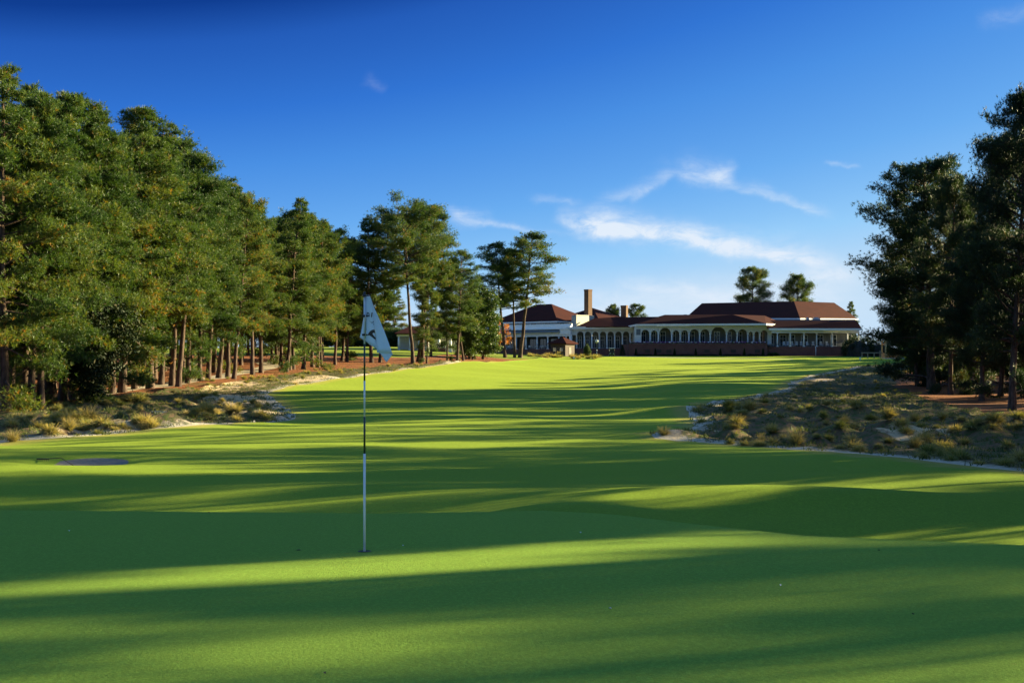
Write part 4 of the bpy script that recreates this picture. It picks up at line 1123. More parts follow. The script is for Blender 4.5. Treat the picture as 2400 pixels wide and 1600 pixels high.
# small wing behind the pines, left
LD = 275.
lo = empty('porch_building', (XX(1010, LD+3), LD+3, hz(XX(1010, LD+3), LD+3)), 'low white columned porch building with a maroon roof glimpsed between pine trunks', 'building')
def lpart(mb, name, mat):
    o = mb.build(name, mat); o.parent = lo; o.matrix_parent_inverse = Matrix.Translation(-Vector(lo.location)); return o
gz = hz(XX(1010, LD), LD)
q = MB(); q.box(XX(930, LD), XX(1075, LD), LD+3, LD+9, gz-1, ZZ(790, LD)); lpart(q, 'wall', M['cream'])
q = MB(); q.box(XX(930, LD), XX(1075, LD), LD-.2, LD+.2, ZZ(789, LD), ZZ(782, LD)); lpart(q, 'porch_beam', M['white'])
for px in (935, 961, 983, 1003, 1029, 1056, 1073):
    q = MB(); x_ = XX(px, LD); q.box(x_-.3, x_+.3, LD-.3, LD+.3, gz-.3, ZZ(818, LD)); q.tube([(x_, LD, ZZ(818, LD)), (x_, LD, ZZ(789, LD)-.004)], [.26, .22], 12); lpart(q, 'column', M['white'])
q = MB(); q.box(XX(1014, LD), XX(1045, LD), LD-1.2, LD-.6, gz-.3, ZZ(816, LD)); lpart(q, 'planter_wall', M['brick'])
q = MB(); z_ = ZZ(781, LD); zr_ = ZZ(765, LD+5)
q.add([(XX(925,LD),LD-.8,z_),(XX(1080,LD),LD-.8,z_),(XX(1080,LD),LD+10,z_),(XX(925,LD),LD+10,z_),(XX(955,LD),LD+4.6,zr_),(XX(1055,LD),LD+4.6,zr_)]+[(XX(925,LD),LD-.8,z_-.2),(XX(1080,LD),LD-.8,z_-.2),(XX(1080,LD),LD+10,z_-.2),(XX(925,LD),LD+10,z_-.2)],
      [(0,1,5,4),(1,2,5),(2,3,4,5),(3,0,4),(6,7,1,0),(7,8,2,1),(8,9,3,2),(9,6,0,3),(9,8,7,6)]); lpart(q, 'roof', M['roof'])

# ------------------------------------------------------------------ planting round the clubhouse
def flowerbed(x0, x1, y, z, label):
    r = empty('flower_box', ((x0+x1)/2, y, z), label, 'flower box', 'flower boxes along the terrace wall')
    rng = random.Random(int(x0*10)); cx0 = (x0+x1)/2
    b = MB(); b.box(x0-cx0, x1-cx0, -.16, .16, .0, .16); b.build('box', M['brownwood'], r)
    for nm, mt, n in (('leaves', 'leafgreen', 26), ('purple_flowers', 'purple', 30), ('white_flowers', 'petal', 12)):
        mb = MB()
        for _ in range(n):
            if nm == 'white_flowers': u = (rng.choice((.22, .75))+rng.uniform(-.09, .09))*(x1-x0)+x0-cx0
            else: u = rng.uniform(x0, x1)-cx0
            mb.ico((u, rng.uniform(-.2, .12), .2+rng.uniform(0, .22)-(.08 if nm == 'leaves' else 0)), rng.uniform(.07, .15), (1, .9, .8), 1, .25, rng.randint(0, 999))
        mb.build(nm, M[mt], r)
n_b = 16
for i in range(n_b):
    a = XX(1474, YT)+(XX(1798, YT)-XX(1474, YT))*i/n_b; b = XX(1474, YT)+(XX(1798, YT)-XX(1474, YT))*(i+1)/n_b
    flowerbed(a+.03, b-.03, YT+.2, ZZ(805.3, YT)+.01, 'box of purple and white flowers on the brick terrace wall')
for i in range(2): flowerbed(XX(1015+i*15, LD), XX(1028+i*15, LD), LD-.9, ZZ(815.7, LD), 'box of purple flowers before the low porch building')
def conifer(px, D, h, r, label):
    x = XX(px, D); z = hz(x, D); rt = empty('cone_shrub', (x, D, z), label, 'shrub', 'cone shrubs along the terrace wall')
    rng = np.random.RandomState(int(px)); n = 1500
    u = rng.rand(n)**1.2; a = rng.uniform(0, 6.28, n); rr_ = r*(1-u)**.8*rng.uniform(.6, 1.08, n)
    c = np.c_[np.cos(a)*rr_, np.sin(a)*rr_, .1+u*h]; d = np.c_[np.cos(a)*.6, np.sin(a)*.6, np.ones(n)]+rng.normal(0, .3, (n, 3)); d /= np.linalg.norm(d, axis=1)[:, None]
    co = ribbons(c, d, rng.uniform(.12, .22, n), np.full(n, .08), rng)
    obj('crown', np_mesh('crown', co, 3, np.arange(len(co)), M['needle_dark'], False, {'tint': np.repeat(rng.uniform(.2, .7, n), 3)}), rt)
    t = MB(); t.tube([(0, 0, -.1), (0, 0, h*.6)], [.05, .02], 6); t.build('trunk', M['bark'], rt)
for px in (1490.5,1536,1581,1630.7,1688.4,1744.4,1788.4): conifer(px, YT-1.3, 1.55, .33, 'small cone shrub against the brick terrace wall')
conifer(1459, YT+.5, 2.4, .7, 'larger dark conifer at the left corner of the terrace')
def bushmass(name, x, y, rx, ry, h, label, cat, n=5200, mat='needle_dark', seed=0):
    z = hz(x, y); rng = np.random.RandomState(seed)
    d = rng.normal(size=(n, 3)); d[:, 2] = np.abs(d[:, 2]); d /= np.linalg.norm(d, axis=1)[:, None]
    rr_ = rng.uniform(.82, 1.03, n)*(1+.07*np.sin(d[:, 0]*9+seed)+.06*np.sin(d[:, 1]*8+d[:, 2]*7))
    sq = np.abs(d)**.75*np.sign(d)
    c = sq*rr_[:, None]*np.array([rx, ry, h]); dd = d+rng.normal(0, .5, (n, 3)); dd /= np.linalg.norm(dd, axis=1)[:, None]
    co = ribbons(c, dd, rng.uniform(.14, .3, n), np.full(n, .12), rng)
    r = empty(name, (x, y, z-.1), label, cat)
    obj('crown', np_mesh('crown', co, 3, np.arange(len(co)), M[mat], False, {'tint': np.repeat(rng.uniform(0, .6, n), 3)}), r)
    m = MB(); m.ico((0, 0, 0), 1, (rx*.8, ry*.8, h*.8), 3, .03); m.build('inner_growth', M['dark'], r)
    return r
bushmass('hedge', XX(2012, 293), 293, 3.6, 2.5, ZZ(786, 293)-G0, 'big dark rounded hedge at the right end of the porch', 'hedge', 9000, seed=3)
bushmass('hedge', XX(2062, 294), 295, 3.6, 2.5, ZZ(796, 293)-G0, 'lower dark hedge between the big hedge and the timber shelter', 'hedge', 8000, seed=4)
bushmass('hedge', XX(2180, 290), 292, 6, 2.5, 4.4, 'dark hedge behind the timber shelter under the right wood', 'hedge', 8000, seed=8)
for i, (px, w_) in enumerate(((1512,2.0),(1560,2.0),(1606,2.1),(1660,2.4),(1716,2.4),(1767,1.8))):
    bushmass('box_hedge', XX(px, YT-.9), YT-.7, w_, .3, .38, 'low clipped hedge between the cone shrubs', 'hedge', 1500, 'needle_dark', i)['group'] = 'low hedges between the cone shrubs'
bushmass('box_hedge', XX(1812, 295.5), 295.6, 1.4, .5, .75, 'small light green bush by the right end of the terrace', 'shrub', 1500, 'cedar', 12)
x, y, z = XX(1376, 279), 279, 0
tree('cedar', x, y, 2.7, 'small round young pine at the right end of the grass bed', 'shrub', None, 1.3, name='young_pine')

# ------------------------------------------------------------------ wooden hut
D = 286.
hut = empty('wooden_hut', (XX(1319, D), D, hz(XX(1319, D), D)), 'small dark wooden hut with a pyramid roof before the left arcade', 'hut')
hzz = hut.location.z
def hp(mb, name, mat, parent=None):
    return mb.build(name, mat, parent or hut)
rot = R(35)
def hf(u, v, z): return (u*math.cos(rot)+v*math.sin(rot), -u*math.sin(rot)+v*math.cos(rot), z)
zt_ = ZZ(804, D)-hzz; za = ZZ(789, D)-hzz
m = MB(); m.box(-1.9, 1.9, -1.9, 1.9, -.2, zt_, hf); hp(m, 'wall', M['brownwood'])
m = MB(); e = 2.55; m.add([hf(-e,-e,zt_-.05), hf(e,-e,zt_-.05), hf(e,e,zt_-.05), hf(-e,e,zt_-.05), hf(0,0,za)]+[hf(-e,-e,zt_-.2), hf(e,-e,zt_-.2), hf(e,e,zt_-.2), hf(-e,e,zt_-.2)],
      [(0,1,4),(1,2,4),(2,3,4),(3,0,4),(5,6,1,0),(6,7,2,1),(7,8,3,2),(8,5,0,3),(8,7,6,5)]); hp(m, 'roof', M['roof'])
for s in (-1, 1):
    m = MB(); m.box(s*.9-.45, s*.9+.45, -1.95, -1.905, 1.0, 1.9, hf); f_ = hp(m, 'window', M['greywood']); g = MB(); g.box(s*.9-.37, s*.9+.37, -1.97, -1.953, 1.08, 1.82, hf); g.build('pane', M['glass'], f_)
m = MB(); m.box(1.905, 1.95, -.45, .45, -.1, 1.95, hf); dr = hp(m, 'door', M['greywood']); g = MB(); g.box(1.953, 1.99, .25, .31, .9, 1.1, hf); g.build('handle', M['steel'], dr)

# ------------------------------------------------------------------ golf cart
D = 285.; xg = XX(1433.5, D)
cart = empty('golf_cart', (xg, D, hz(xg, D)), 'dark golf cart with a white roof parked by the arcade, seen from the front', 'golf cart')
def cp(mb, name, mat, parent=None): return mb.build(name, mat, parent or cart)
m = MB(); m.prism([(-.58,.28),(.58,.28),(.6,.55),(.52,.82),(-.52,.82),(-.6,.55)], -1.15, -.55); m.box(-.58,.58,-.549,1.1,.28,.45); m.prism([(-.58,.452),(.58,.452),(.55,.78),(-.55,.78)], .55, 1.15); b_ = cp(m, 'body', M['cartgreen'])
m = MB(); m.box(-.52,.52,.1,.545,.452,.72); m.box(-.52,.52,.45,.58,.8,1.2); cp(m, 'seat', M['dark'])
m = MB(); m.box(-.62,.62,-.75,.95,1.80,1.87); m.box(-.56,.56,-.7,.9,1.873,1.91); cp(m, 'roof', M['white'])
m = MB()
for sx in (-.54,.54): m.tube([(sx,-.62,.82),(sx,-.5,1.8)], .022, 6); m.tube([(sx,.8,.78),(sx,.78,1.8)], .022, 6)
cp(m, 'frame', M['black'])
m = MB(); m.box(-.5,.5,-.60,-.59,.86,1.70); cp(m, 'windscreen', M['glass'])
m = MB(); m.tube([(-.25,-.5,.8),(-.25,-.25,.98)], .02, 6); 
m.tube([(-.25+.17*math.cos(t*.785),-.25+.03*math.sin(t*.785),.98+.17*math.sin(t*.785)) for t in range(9)], .014, 5); cp(m, 'steering_wheel', M['black'])
for sx in (-.4,.4):
    m = MB(); m.ico((sx,-1.13,.66), .10, (1,.5,.8), 2); cp(m, 'headlight', M['white'])
for sx in (-.53,.53):
    for sy in (-.8,.8):
        m = MB(); m.tube([(sx-.09,sy,.22),(sx+.09,sy,.22)], .23, 14); wh = cp(m, 'wheel', M['rubber']); m = MB(); s_ = 1 if sx > 0 else -1
        m.tube([(sx+s_*.092,sy,.22),(sx+s_*.11,sy,.22)], .13, 12); m.build('rim', M['white'], wh)
for sx in (-.25,.22):
    m = MB(); m.tube([(sx,1.28,.5),(sx,1.38,1.35)], [.13,.15], 8); m.ico((sx,1.4,1.42), .13, (1,1,.7), 1); cp(m, 'golf_bag', M['white'])

# ------------------------------------------------------------------ post clock, bench rail, shelter, sign, stump
D = 284.; xp = XX(1398.5, D); pz = hz(xp, D)
pcl = empty('post_clock', (xp, D, pz), 'dark post with a round pale clock face before the left arcade', 'post clock')
H_ = ZZ(793, D)-pz
m = MB(); m.tube([(0,0,-.1),(0,0,.5),(0,0,.55),(0,0,H_-1.1)], [.16,.14,.09,.07], 10); m.build('post', M['cartgreen'], pcl)
m = MB(); m.tube([(0,-.18,H_-.62),(0,.18,H_-.62)], .48, 20); m.tube([(0,0,H_-.14),(0,0,H_)], [.2,.04], 8); hd = m.build('clock_case', M['cartgreen'], pcl)
m = MB(); m.tube([(0,-.20,H_-.62),(0,-.183,H_-.62)], .40, 20); m.build('clock_face', M['cream'], hd)
for k in range(2):
    m = MB(); m.tube([(0,0,.75+k*.5),(0,0,.95+k*.5)], [.105,.1], 10); m.build('pale_band', M['white'], pcl)
# timber shelter with open trusses
D = 280.; xs_ = XX(2094, D); sz = hz(xs_, D)
sh = empty('timber_shelter', (xs_, D, sz), 'small unfinished pale timber shelter with open roof trusses under the right wood', 'shelter')
k_ = 1/10.7
def T(m, a, b, r=.09): m.tube([a, b], r, 4)
m = MB(); m.box(-2.2, 2.4, -1.6, 1.6, -.2, .12); m.build('stone_base', M['cream'], sh)
zeav = ZZ(799.5, D)-sz; zap = zeav+2.0
for sx in (-2.1, 2.1):
    for sy in (-1.4, 1.4):
        m = MB(); m.box(sx-.14, sx+.14, sy-.14, sy+.14, .12, zeav); m.build('post', M['timber'], sh)
for sy in (-1.4, 0, 1.4):
    m = MB(); m.box(-3.3, 3.3, sy-.07, sy+.07, zeav+.002, zeav+.2); T(m, (-3.3, sy, zeav+.2), (0, sy, zap)); T(m, (3.3, sy, zeav+.2), (0, sy, zap)); T(m, (-1.3, sy, zeav+.2), (-.6, sy, zap-.6), .07); T(m, (1.3, sy, zeav+.2), (.6, sy, zap-.6), .07)
    T(m, (-2.1, sy, zeav-.9), (-1.1, sy, zeav), .06); m.build('truss', M['timber'], sh)
m = MB(); T(m, (-2.1,-1.3,.3), (1.8,-1.3,zeav-.3), .08); T(m, (2,-1.3,.3), (-.6,-1.3,zeav-.2), .08); m.build('brace', M['timber'], sh)
m = MB(); m.box(-2, 2, 1.3, 1.36, .13, 1.3); m.build('back_panel', M['timber'], sh)
m = MB(); m.add([(-3.4,-1.7,zeav+.23),(-3.4,1.7,zeav+.23),(0,1.7,zap+.12),(0,-1.7,zap+.12),(3.4,-1.7,zeav+.23),(3.4,1.7,zeav+.23)]+[(-3.4,-1.7,zeav+.30),(-3.4,1.7,zeav+.30),(0,1.7,zap+.2),(0,-1.7,zap+.2),(3.4,-1.7,zeav+.30),(3.4,1.7,zeav+.30)],
   [(0,1,2,3),(3,2,5,4),(6,9,8,7),(9,10,11,8),(0,6,7,1),(4,5,11,10),(0,3,9,6),(3,4,10,9),(1,7,8,2),(2,8,11,5)]); m.build('roof', M['roof'], sh)
D = 279.; xa = XX(2018, D); xb = XX(2070, D)
rl = empty('rail_fence', (xa, D, hz(xa, D)), 'low wooden rail running left from the timber shelter', 'fence')
m = MB(); zr_ = ZZ(826.5, D)-rl.location.z; m.box(0, xb-xa, -.06, .06, zr_-.1, zr_+.1); m.build('rail', M['greywood'], rl)
for t in (.25, 1.5, 2.9, 4.2): 
    m = MB(); m.box(t-.08, t+.08, .062, .2, -.3, zr_+.12+(.4 if t == 4.2 else 0)); m.build('post', M['greywood'], rl)
def marker(px, py, D, label, name='yardage_sign', s=.16):
    x = XX(px, D); z = hz(x, D); r = empty(name, (x, D, z), label, 'sign')
    m = MB(); m.box(-.03, .03, -.02, .02, -.1, .35); m.build('stake', M['white'], r)
    m = MB(); m.prism([(-s,.352),(s,.352),(s,.60),(s*.8,.66),(-s*.8,.66),(-s,.60)], -.025, .025); m.build('board', M['white'], r)
marker(1345, 836, 266, 'small white sign in front of the grass bed')
marker(2016, 832, 270, 'small white marker on the grass left of the rail')
x, y, z = cast(210, 934, 60.)
st = empty('wooden_post', (x, y, z), 'short square wooden post beside the path under the left pines', 'post')
m = MB(); m.box(-.2, .2, -.2, .2, -.1, .62); m.build('post_body', M['greywood'], st)
m = MB(); m.box(-.24, .24, -.24, .24, .622, .68); m.build('cap', M['greywood'], st)

# ------------------------------------------------------------------ porch furniture
def rocker_mesh():
    m = MB(); m.box(-.28,.28,-.26,.24,.40,.44); m.box(-.29,-.25,-.28,.28,.62,.66); m.box(.25,.29,-.28,.28,.62,.66)
    for k in range(6): m.add([(-.25+k*.09,.24,.44),(-.18+k*.09,.24,.44),(-.18+k*.09,.42,1.18),(-.25+k*.09,.42,1.18),(-.25+k*.09,.27,.44),(-.18+k*.09,.27,.44),(-.18+k*.09,.45,1.18),(-.25+k*.09,.45,1.18)], [(0,1,2,3),(7,6,5,4),(0,4,5,1),(1,5,6,2),(2,6,7,3),(3,7,4,0)])
    m.box(-.27,.29,.40,.46,1.182,1.26)
    for sx in (-.27,.27):
        m.tube([(sx,-.24,.06),(sx,-.24,.62)], .025, 5); m.tube([(sx,.26,.06),(sx,.26,.62)], .025, 5)
        m.tube([(sx,-.42,.10),(sx,-.15,.03),(sx,.2,.03),(sx,.52,.13)], .022, 5)
    return m
rk = rocker_mesh().build('rocking_chair', M['white'])
rkl = 'white rocking chair on the right porch'
for i, px in enumerate((1837.5,1847.5,1857.5,1867,1879,1893,1906,1924.5,1939.5)):
    o = rk if i == 0 else rk.copy()
    if i: col.objects.link(o)
    o.location = (XX(px, YR+1.4), YR+1.5, zf3+.003); o.rotation_euler = (0, 0, .15*((i % 3)-1)); tag(o, rkl, 'rocking chair', 'rocking chairs on the right porch')
def patio_chair():
    m = MB(); m.box(-.24,.24,-.24,.22,.43,.46); m.box(-.24,.24,.20,.24,.55,.92)
    for sx in (-.22,.22):
        for sy in (-.22,.21): m.tube([(sx,sy,0),(sx,sy,.43 if sy < 0 else .56)], .02, 5)
        m.tube([(sx,-.22,.43),(sx,-.22,.66),(sx,.21,.68)], .018, 5)
    return m
pch = patio_chair().build('patio_chair', M['white'])
pt_ = MB(); pt_.tube([(0,0,.70),(0,0,.73)], .5, 20); pt_.tube([(0,0,.03),(0,0,.70)], .04, 8); pt_.tube([(0,0,0),(0,0,.03)], .28, 14); ptab = pt_.build('patio_table', M['white'])
for i, px in enumerate((1193, 1248, 1270)):
    u = u_of(LP, px, 2.2)
    for j in range(4):
        o = pch if i == 0 and j == 0 else pch.copy()
        if not (i == 0 and j == 0): col.objects.link(o)
        a = j*1.57+.5+i; p = LP(u+.85*math.cos(a), 2.2+.85*math.sin(a), zb+.003); o.location = p; o.rotation_euler = (0, 0, -PH+a-1.57)
        tag(o, 'white chair at a round table on the left porch', 'chair', 'chairs round the tables on the left porch')
    o = ptab if i == 0 else ptab.copy()
    if i: col.objects.link(o)
    o.location = LP(u, 2.2, zb+.003)
    tag(o, ['white round table between the left columns of the left porch', 'white round table in the middle of the left porch', 'white round table nearest the hut on the left porch'][i], 'table', 'round tables on the left porch')

# ------------------------------------------------------------------ flagstick
FD = 11.66; fx = XX(854.3, FD); fz = hz(fx, FD)
fs = empty('flagstick', (fx, FD, fz), 'tall white and dark banded golf flagstick with a pale blue lettered flag', 'flagstick')
def fpz(py): return ZZ(py, FD)-fz
zb_ = [-.12, fpz(1062.5), fpz(976.5), fpz(892), fpz(805.8), fpz(694)]
for i in range(5):
    a, b = zb_[i], zb_[i+1]; r_ = .0095-.0004*i if i else .0115
    m = MB(); m.tube([(0,0,a),(0,0,b)], [r_, r_], 14); m.build('pole_section', M['polewhite'] if i % 2 == 0 else M['poleblack'], fs)
m = MB(); m.tube([(0,0,fpz(694)),(0,0,fpz(690.5)),(0,0,fpz(690)),(0,0,fpz(686.5)),(0,0,fpz(684.5)),(0,0,fpz(683))], [.013,.013,.009,.012,.009,.003], 12); m.build('finial', M['black'], fs)
def fp(u, v, dy=0.): # close-up reading of the flag
    px = 800+u/7.125; py = 660+v/7.125; D = FD+dy
    return (XX(px, D)-fx, dy, ZZ(py, D)-fz)
m = MB(); m.tube([fp(404, 250, -.014), fp(405, 945, -.014)], .0045, 8); m.build('flag_rod', M['steel'], fs)
for v in (236, 572, 886):
    m = MB(); c = fp(384, v); m.tube([(0,0,c[2]-.010),(0,0,c[2]+.010)], .0185, 14)
    m.box(.012, .048, -.016, -.004, c[2]-.005, c[2]+.005)
    if v > 300: m.box(-.022, -.008, -.012, .012, c[2]-.008, c[2]+.008)
    m.build('clip', M['black'], fs)
def grid_panel(quad_rows, dy, seed=0, wav=.006):
    """loft rows of (u,v) edges into a softly rippled cloth panel"""
    rows = len(quad_rows); n = 8; vs = []
    for i, (l, r_) in enumerate(quad_rows):
        for k in range(n+1):
            t = k/n; u = l[0]+(r_[0]-l[0])*t; v = l[1]+(r_[1]-l[1])*t; d = l[2]+(r_[2]-l[2])*t
            d += wav*math.sin(t*5+i*.9+seed)*math.sin(math.pi*t)
            vs.append(fp(u, v, d+dy))
    fs_ = [(i*(n+1)+k, i*(n+1)+k+1, (i+1)*(n+1)+k+1, (i+1)*(n+1)+k) for i in range(rows-1) for k in range(n)]
    m = MB(); m.add(vs, fs_, True); return m
def lerp_rows(L, Rr, n=14):
    def at(P, t):
        s = t*(len(P)-1); i = min(int(s), len(P)-2); f = s-i; return tuple(P[i][j]+(P[i+1][j]-P[i][j])*f for j in range(3))
    return [(at(L, k/n), at(Rr, k/n)) for k in range(n+1)]
# back panel with the lettering: from left edge to the fold
Lp = [(418,222,.0),(395,420,.005),(368,610,.01),(340,780,.015),(310,930,.02)]
Rp = [(470,222,.0),(512,340,-.01),(532,560,-.02),(560,830,-.03),(592,1132,-.035)]
m1 = grid_panel(lerp_rows(Lp, Rp), .012, 0, .002); fo = m1.build('flag', M['flag'], fs)
Lq = [(468,226,-.002),(505,320,-.025),(538,620,-.05),(572,900,-.06),(595,1185,-.06)]
Rq = [(476,236,-.002),(548,430,-.03),(650,660,-.04),(752,910,-.045),(855,1205,-.03)]
m2 = grid_panel(lerp_rows(Lq, Rq), .012, 2, .004); fo2 = m2.build('flag_fold', M['flag'], fo)
Ls = [(600,1178,-.040),(652,1196,-.02),(700,1270,-.012),(748,1342,-.008)]
Rs = [(855,1200,-.025),(857,1212,-.01),(808,1275,-.008),(756,1345,-.008)]
m3 = grid_panel(lerp_rows(Ls, Rs, 6), .012, 4, .003); m3.build('flag_corner', M['flag'], fo)
for o_ in (fo, fo2) + tuple(c for c in fo.children if c is not fo2):
    md = o_.modifiers.new('thick', 'SOLIDIFY'); md.thickness = .0012
# seams and hems
m = MB(); m.tube([fp(318,940,-.002), fp(450,1020,-.012), fp(586,1118,-.030)], .0012, 4); m.tube([fp(655,1198,-.020), fp(744,1325,-.006), fp(846,1216,-.010)], .0012, 4); m.tube([fp(418,250,.006), fp(424,500,.004), fp(418,820,.004)], .001, 4); m.build('stitching', M['steel'], fo)
# printed letters and emblem on the cloth
def backdepth(u, v):
    t = (v-222)/900.; l = np.interp(v, [222,420,610,780,930], [418,395,368,340,310]); ld = np.interp(v, [222,930], [0,.02])
    r_ = np.interp(v, [222,340,560,830,1132], [470,512,532,560,592]); rd = np.interp(v, [222,340,560,830,1132], [0,-.01,-.02,-.03,-.035])
    f = (u-l)/(r_-l); return .012+ld+(rd-ld)*f-.0065
def poly_print(pts, name='letter', mt='black'):
    # triangulated thin print lying on the cloth
    m = MB(); n = len(pts); f = [fp(u, v, backdepth(u, v)) for u, v in pts]
    from mathutils.geometry import tessellate_polygon
    tris = tessellate_polygon([[Vector((u, v, 0)) for u, v in pts]])
    m.add(f, [tuple(t) for t in tris]); m.build(name, M[mt], fo)
def stroke(pts, w):
    pts = [Vector(p) for p in pts]; L = []; Rr = []
    for i, p in enumerate(pts):
        d = (pts[min(i+1, len(pts)-1)]-pts[max(i-1, 0)]).normalized(); nn = Vector((-d.y, d.x)); L.append(tuple(p+nn*w/2)); Rr.append(tuple(p-nn*w/2))
    return L+Rr[::-1]
poly_print(stroke([(431,514),(430,592)], 13)); poly_print(stroke([(428,519),(452,520),(464,536),(461,562),(446,572),(432,570)], 12))
poly_print(stroke([(513,514),(503,592)], 16))
for s in ([(472,657),(488,668),(510,664),(498,680),(506,696)], [(508,694),(524,668),(520,700),(538,660)], [(540,664),(536,676)], [(528,702),(540,700),(546,706),(538,712),(546,722)]): poly_print(stroke(s, 4.5), 'script_lettering')
poly_print([(446,870),(478,828),(508,806),(553,797),(560,830),(565,862),(545,850),(528,856),(519,872),(545,905),(572,935),(578,978),(545,952),(500,915),(462,890)], 'emblem')
# cup
cup = empty('golf_hole', (fx, FD, fz), 'cup hole in the green at the foot of the flagstick', 'golf hole')
m = MB()
n = 28; ro, ri = .062, .053
vs = [(math.cos(t*6.2832/n)*ro, math.sin(t*6.2832/n)*ro, .006) for t in range(n)]+[(math.cos(t*6.2832/n)*ri, math.sin(t*6.2832/n)*ri, .007) for t in range(n)]+[(math.cos(t*6.2832/n)*ri, math.sin(t*6.2832/n)*ri, .004) for t in range(n)]
m.add(vs, [(k, (k+1) % n, n+(k+1) % n, n+k) for k in range(n)]+[(n+k, n+(k+1) % n, 2*n+(k+1) % n, 2*n+k) for k in range(n)]+[tuple(2*n+k for k in range(n))]); m.build('cup_rim_and_shade', M['dark'], cup)  # rim ring plus a flat dark disc for the shade inside the cup
# rake by the bunker
xk, yk = -16.6, 42.4
def rp(px, py, D): return Vector((XX(px, D), D, ZZ(py, D)))
rkx = cast(100, 1083, 36)
rake = empty('bunker_rake', (rkx[0], rkx[1], rkx[2]), 'wooden rake lying on the lip of the bunker', 'rake')
hd_ = Vector((-.35, 0, .10)); 
ex, ey = XX(186, 43.2)-rkx[0], 43.2-rkx[1]
ez = hz(rkx[0]+ex, rkx[1]+ey)-rkx[2]+.16
m = MB(); m.tube([(.05, 0, .08), (ex*.5, ey*.5, max(.15, hz(rkx[0]+ex*.5, rkx[1]+ey*.5)-rkx[2]+.10)), (ex, ey, ez)], .013, 8); m.build('handle', M['brownwood'], rake)
m = MB(); m.box(-.20, .22, -.03, .03, .06, .10)
for k in range(7): m.box(-.19+k*.063, -.18+k*.063, -.012, .012, .0, .058)
m.build('rake_head', M['brownwood'], rake)
# fallen leaves and divots on the green
rng = random.Random(12)
for i, (px, py) in enumerate([(162,1244),(490,1201),(1180,1190),(1893,1244),(1360,1248),(760,1578),(945,1279),(2060,1290),(1430,1426),(2140,1440),(1830,1372),(700,1290)]):
    D_ = 1.7*F/(py-HY)
    for _ in range(6): D_ = (EYE-hz(XX(px, D_), D_))*F/(py-HY)
    x = XX(px, D_); m = MB(); s = rng.uniform(.012, .03); a = rng.uniform(0, 3)
    m.add([(-s, 0, .004), (0, -s*.5, .012), (s, 0, .006), (0, s*.5, .014)], [(0,1,2),(0,2,3)])
    o = m.build('fallen_leaf', M['petal'] if i % 2 == 0 else M['brownwood']); o.location = (x, D_, hz(x, D_)); o.rotation_euler = (0, 0, a)
    tag(o, 'tiny pale leaf scrap lying on the green' if i % 2 == 0 else 'tiny dark leaf scrap lying on the green', 'leaf', 'leaf scraps on the green')

# ------------------------------------------------------------------ light, sky, camera
SUN_AZ = R(68.); SUN_EL = R(13.)      # azimuth clockwise from +Y
sd = Vector((math.sin(SUN_AZ)*math.cos(SUN_EL), math.cos(SUN_AZ)*math.cos(SUN_EL), math.sin(SUN_EL)))
sun = bpy.data.lights.new('sun', 'SUN'); sun.energy = 5.0; sun.angle = R(.53); sun.color = (1., .85, .47)
so = bpy.data.objects.new('sun', sun); col.objects.link(so); so.rotation_euler = sd.to_track_quat('Z', 'Y').to_euler()
wd = bpy.data.worlds.new('World'); scene.world = wd; wd.use_nodes = True
nt = wd.node_tree; nt.nodes.clear()
out = N(nt, 'ShaderNodeOutputWorld'); bg = N(nt, 'ShaderNodeBackground'); bg.inputs[1].default_value = .075
sky = N(nt, 'ShaderNodeTexSky', sky_type='NISHITA'); sky.sun_disc = False; sky.sun_elevation = SUN_EL; sky.sun_rotation = SUN_AZ
sky.altitude = 150; sky.air_density = 1.; sky.dust_density = .3; sky.ozone_density = 3.
# deeper, polarised-looking blue low in the sky where the lens looks; plain sky overhead
EXPO = 2.25; SCL = .075*2**EXPO
def lin(c): return tuple(((x/255+.055)/1.055)**2.4 for x in c)
sp = N(nt, 'ShaderNodeSeparateColor'); nt.links.new(sky.outputs[0], sp.inputs[0])
t_ = mrange(nt, sp.outputs[0], 1.0, 4.2)
rp = ramp(nt, [((r_-1)/3.2, lin(c)) for r_, c in ((1.10,(16,62,146)),(1.204,(36,93,186)),(1.45,(50,117,212)),(1.75,(74,144,228)),(2.3,(106,173,241)),(3.08,(150,205,250)),(4.1,(196,223,246)))])
nt.links.new(t_, rp.inputs[0])
vm = N(nt, 'ShaderNodeVectorMath', operation='SCALE'); nt.links.new(rp.outputs[0], vm.inputs[0]); vm.inputs['Scale'].default_value = 1/SCL
tc = N(nt, 'ShaderNodeTexCoord'); sx = N(nt, 'ShaderNodeSeparateXYZ'); nt.links.new(tc.outputs['Generated'], sx.inputs[0])
hs0 = N(nt, 'ShaderNodeHueSaturation'); hs0.inputs['Saturation'].default_value = 1.05; nt.links.new(sky.outputs[0], hs0.inputs['Color'])
class _H: pass
hs = _H(); hs.outputs = [mixc(nt, mrange(nt, sx.outputs[2], .32, .6, 0, 1, True), vm.outputs[0], hs0.outputs[0])]
